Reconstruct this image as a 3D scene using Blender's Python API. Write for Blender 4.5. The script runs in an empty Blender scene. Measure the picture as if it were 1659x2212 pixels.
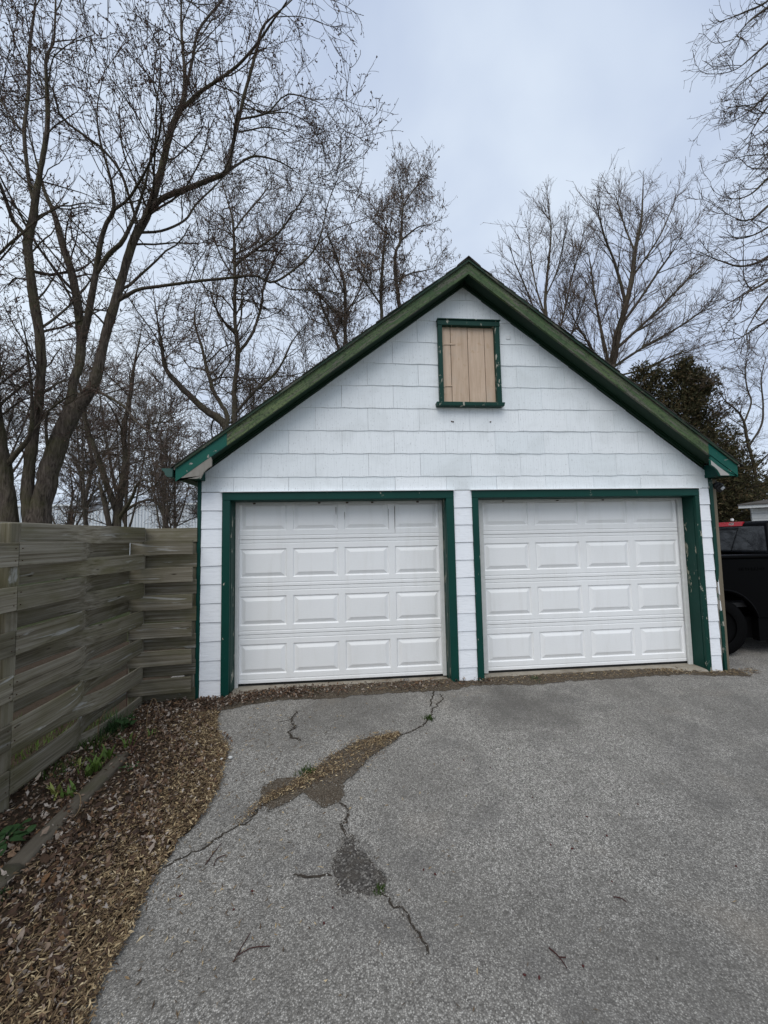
import bpy, bmesh, math, random
import numpy as np
from mathutils import Vector, Matrix

sc = bpy.context.scene
col = sc.collection
R_ = math.radians

# ------------------------------------------------------------------ camera
cam_d = bpy.data.cameras.new('camera')
cam = bpy.data.objects.new('camera', cam_d)
col.objects.link(cam)
sc.camera = cam
cam_d.sensor_fit = 'VERTICAL'
cam_d.sensor_height = 24.0
cam_d.lens = 831.0 / 2212.0 * 24.0
cam_d.clip_start = 0.05
cam_d.clip_end = 2000.0
_rz = Matrix.Rotation(-0.086, 3, 'Z')
_rx = Matrix.Rotation(0.067, 3, 'X')
_ry = Matrix.Rotation(0.019, 3, 'Y')
cam.matrix_world = Matrix.Translation((1.339, -4.433, 1.641)) @ ((_rz @ _rx @ _ry) @ Matrix.Rotation(math.pi / 2, 3, 'X')).to_4x4()

# ------------------------------------------------------------------ world
SUN_EL, SUN_AZ = 52.0, 205.0          # high and behind the viewer, veiled by cloud
world = bpy.data.worlds.new('World')
sc.world = world
world.use_nodes = True
wn, wl = world.node_tree.nodes, world.node_tree.links
wn.clear()
w_out = wn.new('ShaderNodeOutputWorld')
w_bg = wn.new('ShaderNodeBackground')
w_bg.inputs['Strength'].default_value = 0.1
w_sky = wn.new('ShaderNodeTexSky')
w_sky.sky_type = 'NISHITA'
w_sky.sun_disc = False
w_sky.sun_elevation = R_(SUN_EL)
w_sky.sun_rotation = R_(SUN_AZ)
w_tc = wn.new('ShaderNodeTexCoord')
w_map = wn.new('ShaderNodeMapping')
w_map.inputs['Scale'].default_value = (1.0, 1.0, 1.6)
w_map.inputs['Location'].default_value = (0.35, 0.2, 0.1)
w_no = wn.new('ShaderNodeTexNoise')
w_no.inputs['Scale'].default_value = 1.7
w_no.inputs['Detail'].default_value = 5.0
w_no.inputs['Roughness'].default_value = 0.45
w_no.inputs['Distortion'].default_value = 0.35
w_ra = wn.new('ShaderNodeValToRGB')
w_ra.color_ramp.elements[0].position = 0.36
w_ra.color_ramp.elements[0].color = (0.50, 0.585, 0.75, 1)
w_ra.color_ramp.elements[1].position = 0.64
w_ra.color_ramp.elements[1].color = (0.74, 0.825, 0.93, 1)
w_mul = wn.new('ShaderNodeVectorMath')
w_mul.operation = 'SCALE'
w_mul.inputs['Scale'].default_value = 10.5
w_mix = wn.new('ShaderNodeMix')
w_mix.data_type = 'RGBA'
w_mix.inputs['Factor'].default_value = 0.9
wl.new(w_tc.outputs['Generated'], w_map.inputs['Vector'])
wl.new(w_map.outputs['Vector'], w_no.inputs['Vector'])
wl.new(w_no.outputs['Fac'], w_ra.inputs['Fac'])
wl.new(w_ra.outputs['Color'], w_mul.inputs[0])
wl.new(w_sky.outputs['Color'], w_mix.inputs['A'])
wl.new(w_mul.outputs['Vector'], w_mix.inputs['B'])
wl.new(w_mix.outputs['Result'], w_bg.inputs['Color'])
wl.new(w_bg.outputs['Background'], w_out.inputs['Surface'])

sun_d = bpy.data.lights.new('sun', 'SUN')
sun_d.energy = 1.5
sun_d.angle = R_(50.0)
sun_d.color = (1.0, 0.955, 0.89)
sun = bpy.data.objects.new('sun', sun_d)
col.objects.link(sun)
_az = R_(SUN_AZ)
_sd = Vector((math.sin(_az) * math.cos(R_(SUN_EL)), math.cos(_az) * math.cos(R_(SUN_EL)), math.sin(R_(SUN_EL))))
sun.rotation_euler = _sd.to_track_quat('Z', 'Y').to_euler()
sun.location = (0, -10, 20)

sc.view_settings.view_transform = 'Standard'
sc.view_settings.look = 'None'
sc.view_settings.exposure = 0.12
sc.view_settings.gamma = 1.0
sc.view_settings.use_curve_mapping = False
sc.render.engine = 'CYCLES'
sc.cycles.max_bounces = 6
sc.cycles.transparent_max_bounces = 8

rng = np.random.default_rng(7)
random.seed(7)

# ------------------------------------------------------------------ materials
class Mat:
    def __init__(s, name, rough=0.7, spec=0.4, metal=0.0):
        s.m = bpy.data.materials.new(name)
        s.m.use_nodes = True
        s.t = s.m.node_tree
        s.b = s.t.nodes['Principled BSDF']
        s.b.inputs['Roughness'].default_value = rough
        s.b.inputs['Specular IOR Level'].default_value = spec
        s.b.inputs['Metallic'].default_value = metal
    def n(s, ty): return s.t.nodes.new(ty)
    def l(s, a, b): s.t.links.new(a, b)
    def pos(s): return s.n('ShaderNodeNewGeometry').outputs['Position']
    def obj(s, shift=True):
        o = s.n('ShaderNodeTexCoord').outputs['Object']
        if not shift: return o
        r = s.n('ShaderNodeObjectInfo').outputs['Random']
        m = s.n('ShaderNodeMath'); m.operation = 'MULTIPLY'; m.inputs[1].default_value = 37.0
        s.l(r, m.inputs[0])
        a = s.n('ShaderNodeVectorMath'); a.operation = 'ADD'
        s.l(o, a.inputs[0]); s.l(m.outputs[0], a.inputs[1])
        return a.outputs[0]
    def rand(s): return s.n('ShaderNodeObjectInfo').outputs['Random']
    def island(s): return s.n('ShaderNodeNewGeometry').outputs['Random Per Island']
    def map(s, v, scale=(1, 1, 1), rot=(0, 0, 0)):
        m = s.n('ShaderNodeMapping')
        m.inputs['Scale'].default_value = scale
        m.inputs['Rotation'].default_value = rot
        s.l(v, m.inputs['Vector'])
        return m.outputs['Vector']
    def noise(s, v, scale=5, detail=4, rough=0.55, dist=0.0, out='Fac'):
        m = s.n('ShaderNodeTexNoise')
        m.inputs['Scale'].default_value = scale
        m.inputs['Detail'].default_value = detail
        m.inputs['Roughness'].default_value = rough
        m.inputs['Distortion'].default_value = dist
        s.l(v, m.inputs['Vector'])
        return m.outputs[out]
    def voro(s, v, scale=5, out='Distance', feat='F1', rnd=1.0):
        m = s.n('ShaderNodeTexVoronoi')
        m.feature = feat
        m.inputs['Scale'].default_value = scale
        m.inputs['Randomness'].default_value = rnd
        s.l(v, m.inputs['Vector'])
        return m.outputs[out]
    def ramp(s, f, stops, interp='LINEAR'):
        m = s.n('ShaderNodeValToRGB')
        cr = m.color_ramp
        cr.interpolation = interp
        while len(cr.elements) < len(stops): cr.elements.new(0.5)
        for e, (p, c) in zip(cr.elements, stops):
            e.position = p
            e.color = (c, c, c, 1) if isinstance(c, (int, float)) else (c[0], c[1], c[2], 1)
        s.l(f, m.inputs['Fac'])
        return m.outputs['Color']
    def mix(s, f, a, b, mode='MIX'):
        m = s.n('ShaderNodeMix'); m.data_type = 'RGBA'; m.blend_type = mode
        for k, x in (('Factor', f), ('A', a), ('B', b)):
            i = m.inputs[k]
            if isinstance(x, (int, float)): i.default_value = x if k == 'Factor' else (x, x, x, 1)
            elif isinstance(x, tuple): i.default_value = (x[0], x[1], x[2], 1)
            else: s.l(x, i)
        return m.outputs['Result']
    def math(s, op, a, b=0.0):
        m = s.n('ShaderNodeMath'); m.operation = op
        for i, x in enumerate((a, b)):
            if isinstance(x, (int, float)): m.inputs[i].default_value = x
            else: s.l(x, m.inputs[i])
        return m.outputs[0]
    def sep(s, v):
        m = s.n('ShaderNodeSeparateXYZ'); s.l(v, m.inputs[0]); return m.outputs
    def col(s, c):
        i = s.b.inputs['Base Color']
        if isinstance(c, tuple): i.default_value = (c[0], c[1], c[2], 1)
        else: s.l(c, i)
        return s
    def rough(s, f): s.l(f, s.b.inputs['Roughness']); return s
    def bump(s, h, strength=0.3, dist=0.01):
        m = s.n('ShaderNodeBump')
        m.inputs['Strength'].default_value = strength
        m.inputs['Distance'].default_value = dist
        s.l(h, m.inputs['Height'])
        s.l(m.outputs['Normal'], s.b.inputs['Normal'])
        return s

MT = {}
def finish(k, m): MT[k] = m.m

def build_materials():
    # white cement shingles: faint vertical striations, grey weather stains
    m = Mat('shingle_white_paint', 0.62, 0.3)
    p = m.pos()
    stri = m.noise(m.map(p, (95, 20, 3.0)), 1.0, 3, 0.6)
    stain = m.noise(m.map(p, (1.1, 1, 1.6)), 1.5, 5, 0.62, 0.4)
    c = m.mix(m.rand(), (0.775, 0.82, 0.84), (0.84, 0.87, 0.885))
    c = m.mix(m.ramp(stain, [(0.50, 0.0), (0.72, 0.42)]), c, (0.56, 0.59, 0.585))
    c = m.mix(m.ramp(stri, [(0.34, 0.30), (0.48, 0.0)]), c, (0.55, 0.58, 0.59))
    pits = m.noise(m.map(p, (70, 20, 34)), 1.0, 2, 0.5)
    c = m.mix(m.ramp(pits, [(0.30, 0.5), (0.36, 0.0)]), c, (0.42, 0.43, 0.43))
    m.col(c)
    m.bump(m.math('ADD', stri, m.math('MULTIPLY', m.noise(p, 160, 2), 0.5)), 0.35, 0.004)
    finish('shingle', m)
    # white painted wood-grain lap strips
    m = Mat('strip_white_paint', 0.55, 0.35)
    p = m.obj()
    g = m.noise(m.map(p, (5.5, 6, 60)), 1.0, 4, 0.6, 1.6)
    c = m.mix(m.rand(), (0.83, 0.86, 0.895), (0.89, 0.905, 0.93))
    c = m.mix(m.ramp(g, [(0.34, 0.28), (0.46, 0.0)]), c, (0.56, 0.59, 0.62))
    dirt = m.noise(p, 9, 4)
    c = m.mix(m.ramp(dirt, [(0.62, 0.0), (0.78, 0.35)]), c, (0.55, 0.53, 0.47))
    m.col(c)
    m.bump(g, 0.6, 0.006)
    finish('strip', m)
    # embossed steel garage door
    m = Mat('door_white_steel', 0.5, 0.4)
    p = m.pos()
    emb = m.noise(m.map(p, (16, 10, 160)), 1.0, 3, 0.6, 0.6)
    gr = m.noise(p, 1.3, 5)
    c = m.mix(m.ramp(gr, [(0.40, 0.0), (0.75, 0.6)]), (0.855, 0.86, 0.855), (0.78, 0.78, 0.765))
    c = m.mix(m.ramp(m.noise(p, 300, 1), [(0.30, 0.30), (0.42, 0.0)]), c, (0.62, 0.62, 0.62))
    c = m.mix(m.ramp(m.noise(m.map(p, (9, 4, 1.1)), 1.0, 5, 0.65), [(0.52, 0.0), (0.75, 0.35)]), c, (0.68, 0.67, 0.635))
    m.col(c)
    m.bump(emb, 0.28, 0.003)
    finish('door', m)
    # dark green gloss paint, chipped to pale wood
    def green(key, base, dark, chip, chipcol, lo, sc_=(14, 14, 5)):
        m = Mat(key, 0.5, 0.22)
        p = m.pos()
        v = m.noise(p, 3.5, 5, 0.6)
        c = m.mix(v, base, dark)
        ch = m.noise(m.map(p, sc_), 1.0, 6, 0.66, 0.3)
        f = m.ramp(ch, [(lo, 0.0), (lo + 0.015, chip)])
        c = m.mix(f, c, chipcol)
        m.col(c)
        m.bump(m.math('SUBTRACT', m.noise(p, 60, 3), f), 0.35, 0.003)
        finish(key, m)
    green('green', (0.003, 0.056, 0.043), (0.002, 0.036, 0.028), 1.0, (0.42, 0.40, 0.33), 0.665)
    green('green_worn', (0.004, 0.050, 0.036), (0.003, 0.028, 0.02), 1.0, (0.36, 0.35, 0.29), 0.60)
    green('green_peel', (0.004, 0.048, 0.036), (0.003, 0.028, 0.02), 0.9, (0.34, 0.32, 0.25), 0.605, (16, 12, 3.2))
    green('green_bright', (0.002, 0.115, 0.080), (0.004, 0.052, 0.042), 1.0, (0.30, 0.285, 0.255), 0.63, (9, 9, 12))
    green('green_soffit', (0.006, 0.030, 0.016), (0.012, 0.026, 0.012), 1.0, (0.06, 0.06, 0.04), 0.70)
    # faded olive paint of the barge boards, with bare grey wood showing
    def streaky(key, dark, light, deep, bare, blo):
     m = Mat(key, 0.7, 0.25)
     p = m.pos()
     X, Y, Z = m.sep(p)
     ax = m.math('ABSOLUTE', m.math('SUBTRACT', X, 2.744))
     cv = m.n('ShaderNodeCombineXYZ')
     m.l(m.math('MULTIPLY', X, 1.0), cv.inputs[0]); m.l(Y, cv.inputs[1])
     m.l(m.math('MULTIPLY', m.math('ADD', Z, m.math('MULTIPLY', ax, 0.748)), 9.0), cv.inputs[2])
     sv = cv.outputs[0]
     v = m.noise(sv, 4.5, 7, 0.68, 0.4)
     c = m.mix(m.ramp(v, [(0.3, 0.0), (0.7, 1.0)]), dark, light)
     lg = m.noise(m.map(p, (1, 1, 1)), 0.55, 2)
     c = m.mix(m.ramp(lg, [(0.42, 0.0), (0.62, 0.6)]), c, deep)
     w1 = m.noise(sv, 3.2, 7, 0.72, 0.6)
     f = m.ramp(w1, [(blo, 0.0), (blo + 0.035, 0.9)])
     c = m.mix(f, c, bare)
     spk = m.noise(p, 55, 3)
     c = m.mix(m.ramp(spk, [(0.56, 0.0), (0.60, 0.75)]), c, (0.03, 0.045, 0.022))
     m.col(c)
     m.bump(m.math('SUBTRACT', v, f), 0.5, 0.006)
     finish(key, m)
    streaky('fascia', (0.024, 0.060, 0.022), (0.175, 0.215, 0.095), (0.022, 0.060, 0.026), (0.125, 0.118, 0.098), 0.525)
    streaky('rake', (0.006, 0.020, 0.012), (0.030, 0.060, 0.034), (0.004, 0.024, 0.016), (0.115, 0.105, 0.085), 0.54)
    # bare weathered wood (peeled pieces)
    m = Mat('bare_wood', 0.8, 0.2)
    p = m.obj()
    g = m.noise(m.map(p, (30, 30, 5)), 1.0, 5, 0.6, 0.4)
    c = m.mix(g, (0.16, 0.145, 0.12), (0.33, 0.31, 0.28))
    c = m.mix(m.ramp(m.noise(p, 14, 5), [(0.6, 0.0), (0.64, 0.8)]), c, (0.02, 0.07, 0.05))
    m.col(c).bump(g, 0.4, 0.004)
    finish('bare', m)
    m = Mat('post_wood', 0.8, 0.2)
    p = m.obj()
    g = m.noise(m.map(p, (30, 30, 2.5)), 1.0, 5, 0.6, 0.4)
    c = m.mix(g, (0.115, 0.09, 0.06), (0.23, 0.20, 0.15))
    m.col(c).bump(g, 0.4, 0.004)
    finish('postwood', m)
    # tan painted hatch boards
    m = Mat('hatch_tan', 0.65, 0.25)
    p = m.pos()
    g = m.noise(m.map(p, (22, 10, 2.2)), 1.0, 5, 0.6, 0.5)
    c = m.mix(m.ramp(g, [(0.3, 0.0), (0.7, 1.0)]), (0.46, 0.335, 0.24), (0.60, 0.46, 0.345))
    c = m.mix(m.ramp(m.noise(p, 4.5, 5), [(0.55, 0.0), (0.75, 0.55)]), c, (0.44, 0.38, 0.32))
    c = m.mix(m.ramp(m.noise(p, 13, 4), [(0.60, 0.0), (0.70, 0.4)]), c, (0.40, 0.265, 0.15))
    m.col(c).bump(g, 0.3, 0.003)
    finish('hatch', m)
    # asphalt roof shingles
    m = Mat('roof_shingle', 0.9, 0.2)
    p = m.pos()
    c = m.mix(m.noise(p, 90, 3), (0.018, 0.018, 0.016), (0.07, 0.068, 0.06))
    c = m.mix(m.ramp(m.noise(p, 6, 4), [(0.5, 0.0), (0.7, 0.5)]), c, (0.05, 0.06, 0.035))
    m.col(c).bump(m.noise(p, 120, 2), 0.6, 0.004)
    finish('roof', m)
    # weathered fence boards: silver wood, brown grain, green algae
    m = Mat('fence_wood', 0.85, 0.15)
    p = m.obj()
    g = m.noise(m.map(p, (0.9, 30, 75)), 1.0, 4, 0.6, 0.15)
    c = m.ramp(g, [(0.30, (0.095, 0.078, 0.054)), (0.46, (0.178, 0.158, 0.118)), (0.60, (0.230, 0.208, 0.162)), (0.75, (0.31, 0.288, 0.238))])
    c = m.mix(m.ramp(m.noise(m.map(p, (0.7, 20, 110)), 1.0, 2, 0.5), [(0.30, 0.75), (0.36, 0.0)]), c, (0.045, 0.035, 0.024))
    c = m.mix(m.ramp(m.noise(m.map(p, (1.2, 4, 5)), 1.0, 4, 0.6, 0.5), [(0.44, 0.0), (0.64, 0.65)]), c, (0.105, 0.096, 0.043))
    c = m.mix(m.ramp(m.noise(m.map(p, (1.7, 5, 9)), 1.0, 5, 0.65, 0.6), [(0.55, 0.0), (0.70, 0.6)]), c, (0.050, 0.040, 0.024))
    c = m.mix(m.ramp(m.noise(m.map(p, (1.6, 7, 16)), 1.0, 5, 0.6, 0.9), [(0.62, 0.0), (0.68, 0.6)]), c, (0.44, 0.44, 0.42))
    c = m.mix(m.ramp(m.voro(m.map(p, (2.4, 8, 9)), 1.0), [(0.03, 0.85), (0.085, 0.0)]), c, (0.03, 0.02, 0.013))
    hv = m.n('ShaderNodeHueSaturation')
    m.l(m.ramp(m.rand(), [(0, 0.70), (1, 1.2)]), hv.inputs['Value'])
    m.l(c, hv.inputs['Color'])
    m.col(hv.outputs['Color']).bump(g, 0.55, 0.006)
    finish('fence', m)
    # concrete
    m = Mat('concrete', 0.85, 0.25)
    p = m.pos()
    c = m.mix(m.noise(p, 7, 6, 0.65), (0.16, 0.135, 0.105), (0.42, 0.385, 0.32))
    c = m.mix(m.ramp(m.noise(p, 3, 4), [(0.5, 0.0), (0.68, 0.75)]), c, (0.13, 0.095, 0.06))
    m.col(c).bump(m.noise(p, 45, 5), 0.5, 0.006)
    finish('concrete', m)
    # old landscape timber
    m = Mat('timber_wood', 0.9, 0.12)
    p = m.obj()
    g = m.noise(m.map(p, (2.5, 26, 26)), 1.0, 6, 0.65, 0.8)
    c = m.mix(g, (0.055, 0.044, 0.032), (0.155, 0.135, 0.105))
    c = m.mix(m.ramp(m.noise(p, 4, 4), [(0.52, 0.0), (0.7, 0.6)]), c, (0.055, 0.058, 0.026))
    m.col(c).bump(g, 0.7, 0.012)
    finish('timber', m)
    # worn asphalt with pale exposed aggregate
    m = Mat('asphalt', 0.88, 0.25)
    p = m.pos()
    v1 = m.n('ShaderNodeTexVoronoi'); v1.inputs['Scale'].default_value = 165; m.l(p, v1.inputs['Vector'])
    v2 = m.n('ShaderNodeTexVoronoi'); v2.inputs['Scale'].default_value = 84; m.l(p, v2.inputs['Vector'])
    def grey(o):
        b = m.n('ShaderNodeRGBToBW'); m.l(o, b.inputs[0]); return b.outputs[0]
    g1, g2 = grey(v1.outputs['Color']), grey(v2.outputs['Color'])
    st = m.ramp(g1, [(0.20, (0.062, 0.057, 0.051)), (0.42, (0.21, 0.196, 0.174)), (0.60, (0.43, 0.408, 0.368)), (0.82, (0.78, 0.745, 0.68))])
    st2 = m.ramp(g2, [(0.2, (0.085, 0.079, 0.071)), (0.52, (0.32, 0.303, 0.274)), (0.86, (0.74, 0.705, 0.64))])
    c = m.mix(0.34, st, st2)
    edge = m.ramp(v1.outputs['Distance'], [(0.25, 0.0), (0.60, 0.7)])
    c = m.mix(edge, c, (0.135, 0.127, 0.114))
    big = m.noise(p, 0.55, 5, 0.6, 0.3)
    c = m.mix(m.ramp(big, [(0.34, 0.5), (0.56, 0.0)]), c, (0.125, 0.116, 0.103))
    dk = m.noise(p, 2.1, 6, 0.62, 0.4)
    c = m.mix(m.ramp(dk, [(0.28, 0.5), (0.48, 0.0)]), c, (0.105, 0.10, 0.095))
    for (sx, sy, sr, amt) in ((2.95, -0.55, 0.75, 0.85), (1.35, -0.45, 0.8, 0.6), (0.85, -0.85, 0.6, 0.4), (4.6, -2.2, 1.4, 0.6), (2.9, -2.9, 0.9, 0.45), (5.0, -0.9, 1.2, 0.45), (2.3, -2.6, 0.5, 0.3)):
        dv = m.n('ShaderNodeVectorMath'); dv.operation = 'DISTANCE'
        m.l(p, dv.inputs[0]); dv.inputs[1].default_value = (sx, sy, -0.06)
        dd = m.math('ADD', m.math('DIVIDE', dv.outputs['Value'], sr), m.math('MULTIPLY', m.math('SUBTRACT', m.noise(p, 3.2, 5, 0.65), 0.5), 1.6))
        c = m.mix(m.ramp(dd, [(0.15, amt * 0.9), (0.95, 0.0)]), c, (0.105, 0.098, 0.088))
    md = m.noise(p, 5.5, 5, 0.65, 0.5)
    c = m.mix(m.ramp(md, [(0.34, 0.35), (0.50, 0.0)]), c, (0.12, 0.112, 0.10))
    br = m.noise(p, 1.25, 4, 0.5)
    c = m.mix(m.ramp(br, [(0.62, 0.0), (0.74, 0.2)]), c, (0.33, 0.28, 0.22))
    m.col(c)
    m.bump(m.math('ADD', v1.outputs['Distance'], m.math('MULTIPLY', v2.outputs['Distance'], 0.6)), 0.55, -0.006)
    finish('asphalt', m)
    # damp bare patch, dirt in cracks plus painted shade of their depth, soil
    m = Mat('patch_dark', 0.9, 0.2)
    p = m.pos()
    vv = m.n('ShaderNodeTexVoronoi'); vv.inputs['Scale'].default_value = 115; m.l(p, vv.inputs['Vector'])
    bw = m.n('ShaderNodeRGBToBW'); m.l(vv.outputs['Color'], bw.inputs[0])
    c = m.ramp(bw.outputs[0], [(0.25, (0.040, 0.036, 0.032)), (0.6, (0.085, 0.078, 0.070)), (0.9, (0.26, 0.245, 0.22))])
    c = m.mix(m.ramp(m.noise(p, 14, 4), [(0.4, 0.0), (0.62, 0.7)]), c, (0.060, 0.052, 0.043))
    m.col(c).bump(vv.outputs['Distance'], 0.5, -0.005)
    finish('patch', m)
    m = Mat('crack_dirt_shade', 0.95, 0.1)
    p = m.pos()
    c = m.mix(m.noise(p, 60, 3), (0.022, 0.019, 0.016), (0.075, 0.062, 0.048))
    m.col(c).bump(m.noise(p, 120, 3), 0.8, 0.008)
    finish('crack', m)
    m = Mat('dirt', 0.95, 0.1)
    p = m.pos()
    c = m.mix(m.ramp(m.noise(p, 70, 6, 0.75), [(0.3, 0.0), (0.7, 1.0)]), (0.030, 0.023, 0.016), (0.15, 0.12, 0.088))
    c = m.mix(m.ramp(m.noise(p, 190, 2), [(0.60, 0.0), (0.66, 0.8)]), c, (0.33, 0.31, 0.27))
    m.col(c).bump(m.noise(p, 70, 5, 0.7), 0.9, 0.012)
    finish('dirt', m)
    m = Mat('soil', 0.95, 0.1)
    p = m.pos()
    c = m.mix(m.noise(p, 20, 6, 0.7), (0.022, 0.016, 0.011), (0.085, 0.06, 0.04))
    m.col(c).bump(m.noise(p, 50, 5, 0.7), 0.9, 0.015)
    finish('soil', m)
    m = Mat('lawn', 0.95, 0.1)
    p = m.pos()
    c = m.mix(m.noise(p, 3, 6, 0.7), (0.026, 0.045, 0.012), (0.075, 0.070, 0.034))
    m.col(c).bump(m.noise(p, 40, 5, 0.7), 0.9, 0.03)
    finish('lawn', m)
    # dead leaves and straw: one hue per piece
    def litter(key, stops):
        m = Mat(key, 0.75, 0.25)
        c = m.ramp(m.island(), stops)
        c = m.mix(m.ramp(m.noise(m.pos(), 90, 3), [(0.35, 0.4), (0.6, 0.0)]), c, (0.05, 0.035, 0.024))
        m.col(c)
        finish(key, m)
    litter('leaf', [(0.0, (0.026, 0.015, 0.010)), (0.28, (0.070, 0.038, 0.023)), (0.52, (0.125, 0.076, 0.048)),
                    (0.62, (0.185, 0.098, 0.045)), (0.78, (0.24, 0.18, 0.135)), (1.0, (0.42, 0.365, 0.315))])
    litter('straw', [(0.0, (0.050, 0.030, 0.017)), (0.35, (0.125, 0.080, 0.042)), (0.65, (0.25, 0.175, 0.095)),
                     (0.85, (0.43, 0.32, 0.175)), (1.0, (0.56, 0.45, 0.28))])
    # barks
    def bark(key, a, b, moss, mossamt):
        m = Mat(key, 0.92, 0.12)
        p = m.pos()
        g = m.noise(m.map(p, (26, 26, 5)), 1.0, 6, 0.68, 0.7)
        c = m.mix(m.ramp(g, [(0.32, 0.0), (0.68, 1.0)]), a, b)
        c = m.mix(m.ramp(m.noise(p, 2.2, 5, 0.6), [(0.45, 0.0), (0.65, mossamt)]), c, moss)
        m.col(c).bump(g, 0.9, 0.035)
        finish(key, m)
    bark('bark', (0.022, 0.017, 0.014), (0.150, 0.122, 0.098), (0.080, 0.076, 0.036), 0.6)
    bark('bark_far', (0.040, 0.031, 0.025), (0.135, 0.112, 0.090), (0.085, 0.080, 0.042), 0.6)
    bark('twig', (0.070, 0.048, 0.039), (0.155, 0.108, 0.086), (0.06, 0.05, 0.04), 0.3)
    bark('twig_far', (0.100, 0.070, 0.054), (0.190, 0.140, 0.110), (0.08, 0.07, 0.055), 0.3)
    bark('bark_haze', (0.085, 0.068, 0.056), (0.185, 0.155, 0.13), (0.13, 0.12, 0.08), 0.5)  # paler bark and twig copies: distance haze put into the colour
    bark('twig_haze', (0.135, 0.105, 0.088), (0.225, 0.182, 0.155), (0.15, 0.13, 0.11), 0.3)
    m = Mat('bud', 0.8, 0.2)
    m.col(m.ramp(m.island(), [(0, (0.050, 0.028, 0.024)), (0.6, (0.11, 0.062, 0.048)), (1, (0.19, 0.12, 0.09))]))
    finish('bud', m)
    m = Mat('pod', 0.7, 0.3)
    m.col(m.ramp(m.island(), [(0, (0.08, 0.050, 0.034)), (0.6, (0.17, 0.112, 0.074)), (1, (0.29, 0.21, 0.145))]))
    finish('pod', m)
    m = Mat('cedar', 0.8, 0.2)
    m.col(m.ramp(m.island(), [(0, (0.024, 0.024, 0.011)), (0.45, (0.060, 0.060, 0.026)), (0.75, (0.095, 0.078, 0.038)), (1, (0.14, 0.095, 0.050))]))
    finish('cedar', m)
    def flat(key, c, rough=0.6, spec=0.4, metal=0.0):
        m = Mat(key, rough, spec, metal)
        v = m.noise(m.pos(), 18, 4)
        m.col(m.mix(m.ramp(v, [(0.3, 0.0), (0.8, 0.6)]), c, tuple(x * 0.75 for x in c)))
        finish(key, m)
    flat('leaf_green', (0.085, 0.140, 0.024), 0.55, 0.3)
    flat('leaf_deep', (0.028, 0.066, 0.018), 0.6, 0.3)
    flat('leaf_yellow', (0.22, 0.24, 0.06), 0.55, 0.3)
    flat('moss', (0.040, 0.070, 0.016), 0.9, 0.1)
    flat('red_bud', (0.075, 0.022, 0.020), 0.8, 0.2)
    flat('twig_red', (0.055, 0.024, 0.020), 0.8, 0.2)
    flat('pebble', (0.62, 0.62, 0.60), 0.8, 0.2)
    flat('white_trim', (0.84, 0.86, 0.87), 0.5, 0.4)
    flat('stop_strip', (0.66, 0.665, 0.64), 0.6, 0.3)
    flat('rubber', (0.012, 0.012, 0.012), 0.7, 0.3)
    flat('rust', (0.075, 0.045, 0.030), 0.8, 0.2)
    flat('dark_inside', (0.02, 0.02, 0.02), 0.9, 0.1)
    flat('gutter_green', (0.018, 0.072, 0.055), 0.4, 0.5)
    flat('black_plastic', (0.012, 0.012, 0.013), 0.5, 0.4)
    flat('lamp_glass', (0.55, 0.56, 0.57), 0.15, 0.6)
    flat('clap_white', (0.62, 0.63, 0.62), 0.6, 0.3)
    flat('rim_black', (0.003, 0.003, 0.0032), 0.6, 0.05)
    flat('bare_pale', (0.40, 0.39, 0.37), 0.8, 0.2)
    flat('clap_grey', (0.085, 0.078, 0.070), 0.8, 0.2)
    flat('metal_white', (0.72, 0.755, 0.79), 0.5, 0.4)
    flat('metal_pale', (0.58, 0.63, 0.69), 0.5, 0.4)
    flat('panel_dark', (0.055, 0.060, 0.068), 0.35, 0.5)
    flat('pale_slab', (0.36, 0.365, 0.36), 0.8, 0.2)
    flat('chrome', (0.62, 0.63, 0.65), 0.18, 0.5, 1.0)
    flat('lens_red', (0.42, 0.012, 0.022), 0.15, 0.6)
    flat('lens_white', (0.80, 0.78, 0.76), 0.2, 0.6)
    m = Mat('truck_paint', 0.30, 0.5)
    m.col((0.0010, 0.0010, 0.0014))
    m.b.inputs['Specular IOR Level'].default_value = 0.07
    m.b.inputs['Coat Weight'].default_value = 0.0
    m.b.inputs['Coat Roughness'].default_value = 0.12
    finish('truck_paint', m)
    m = Mat('tinted_glass', 0.04, 0.55)
    m.col((0.008, 0.009, 0.011))
    finish('glass', m)

build_materials()

# ------------------------------------------------------------------ mesh helpers
def link(name, me, mat, parent=None, loc=(0, 0, 0)):
    o = bpy.data.objects.new(name, me)
    col.objects.link(o)
    if mat and not me.materials: me.materials.append(MT[mat])
    if parent: o.parent = parent
    o.location = loc
    return o

def thing(name, label, cat, loc=(0, 0, 0), rotz=0.0, group=None):
    o = bpy.data.objects.new(name, None)
    col.objects.link(o)
    o.empty_display_size = 0.2
    o.location = loc
    o.rotation_euler = (0, 0, rotz)
    return tag(o, label, cat, group)

def tag(o, label, cat, group=None, kind=None):
    o['label'] = label
    o['category'] = cat
    if group: o['group'] = group
    if kind: o['kind'] = kind
    return o

def struct(o, kind='structure'):
    o['kind'] = kind
    return o

def woff(parent):
    p, v = parent, Vector((0, 0, 0))
    while p is not None:
        v += p.location
        p = p.parent
    return v

def part(name, V, F, mat, parent=None, smooth=False, rebase=True):
    """Mesh from world-space verts; origin set to the piece's own centre."""
    V = np.asarray(V, float)
    c = (V.min(0) + V.max(0)) / 2 if rebase else np.zeros(3)
    me = bpy.data.meshes.new(name)
    me.from_pydata((V - c).tolist(), [], F)
    if smooth: me.polygons.foreach_set('use_smooth', [True] * len(me.polygons))
    me.update()
    off = woff(parent) if parent else Vector((0, 0, 0))
    return link(name, me, mat, parent, Vector(c) - off)

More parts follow.
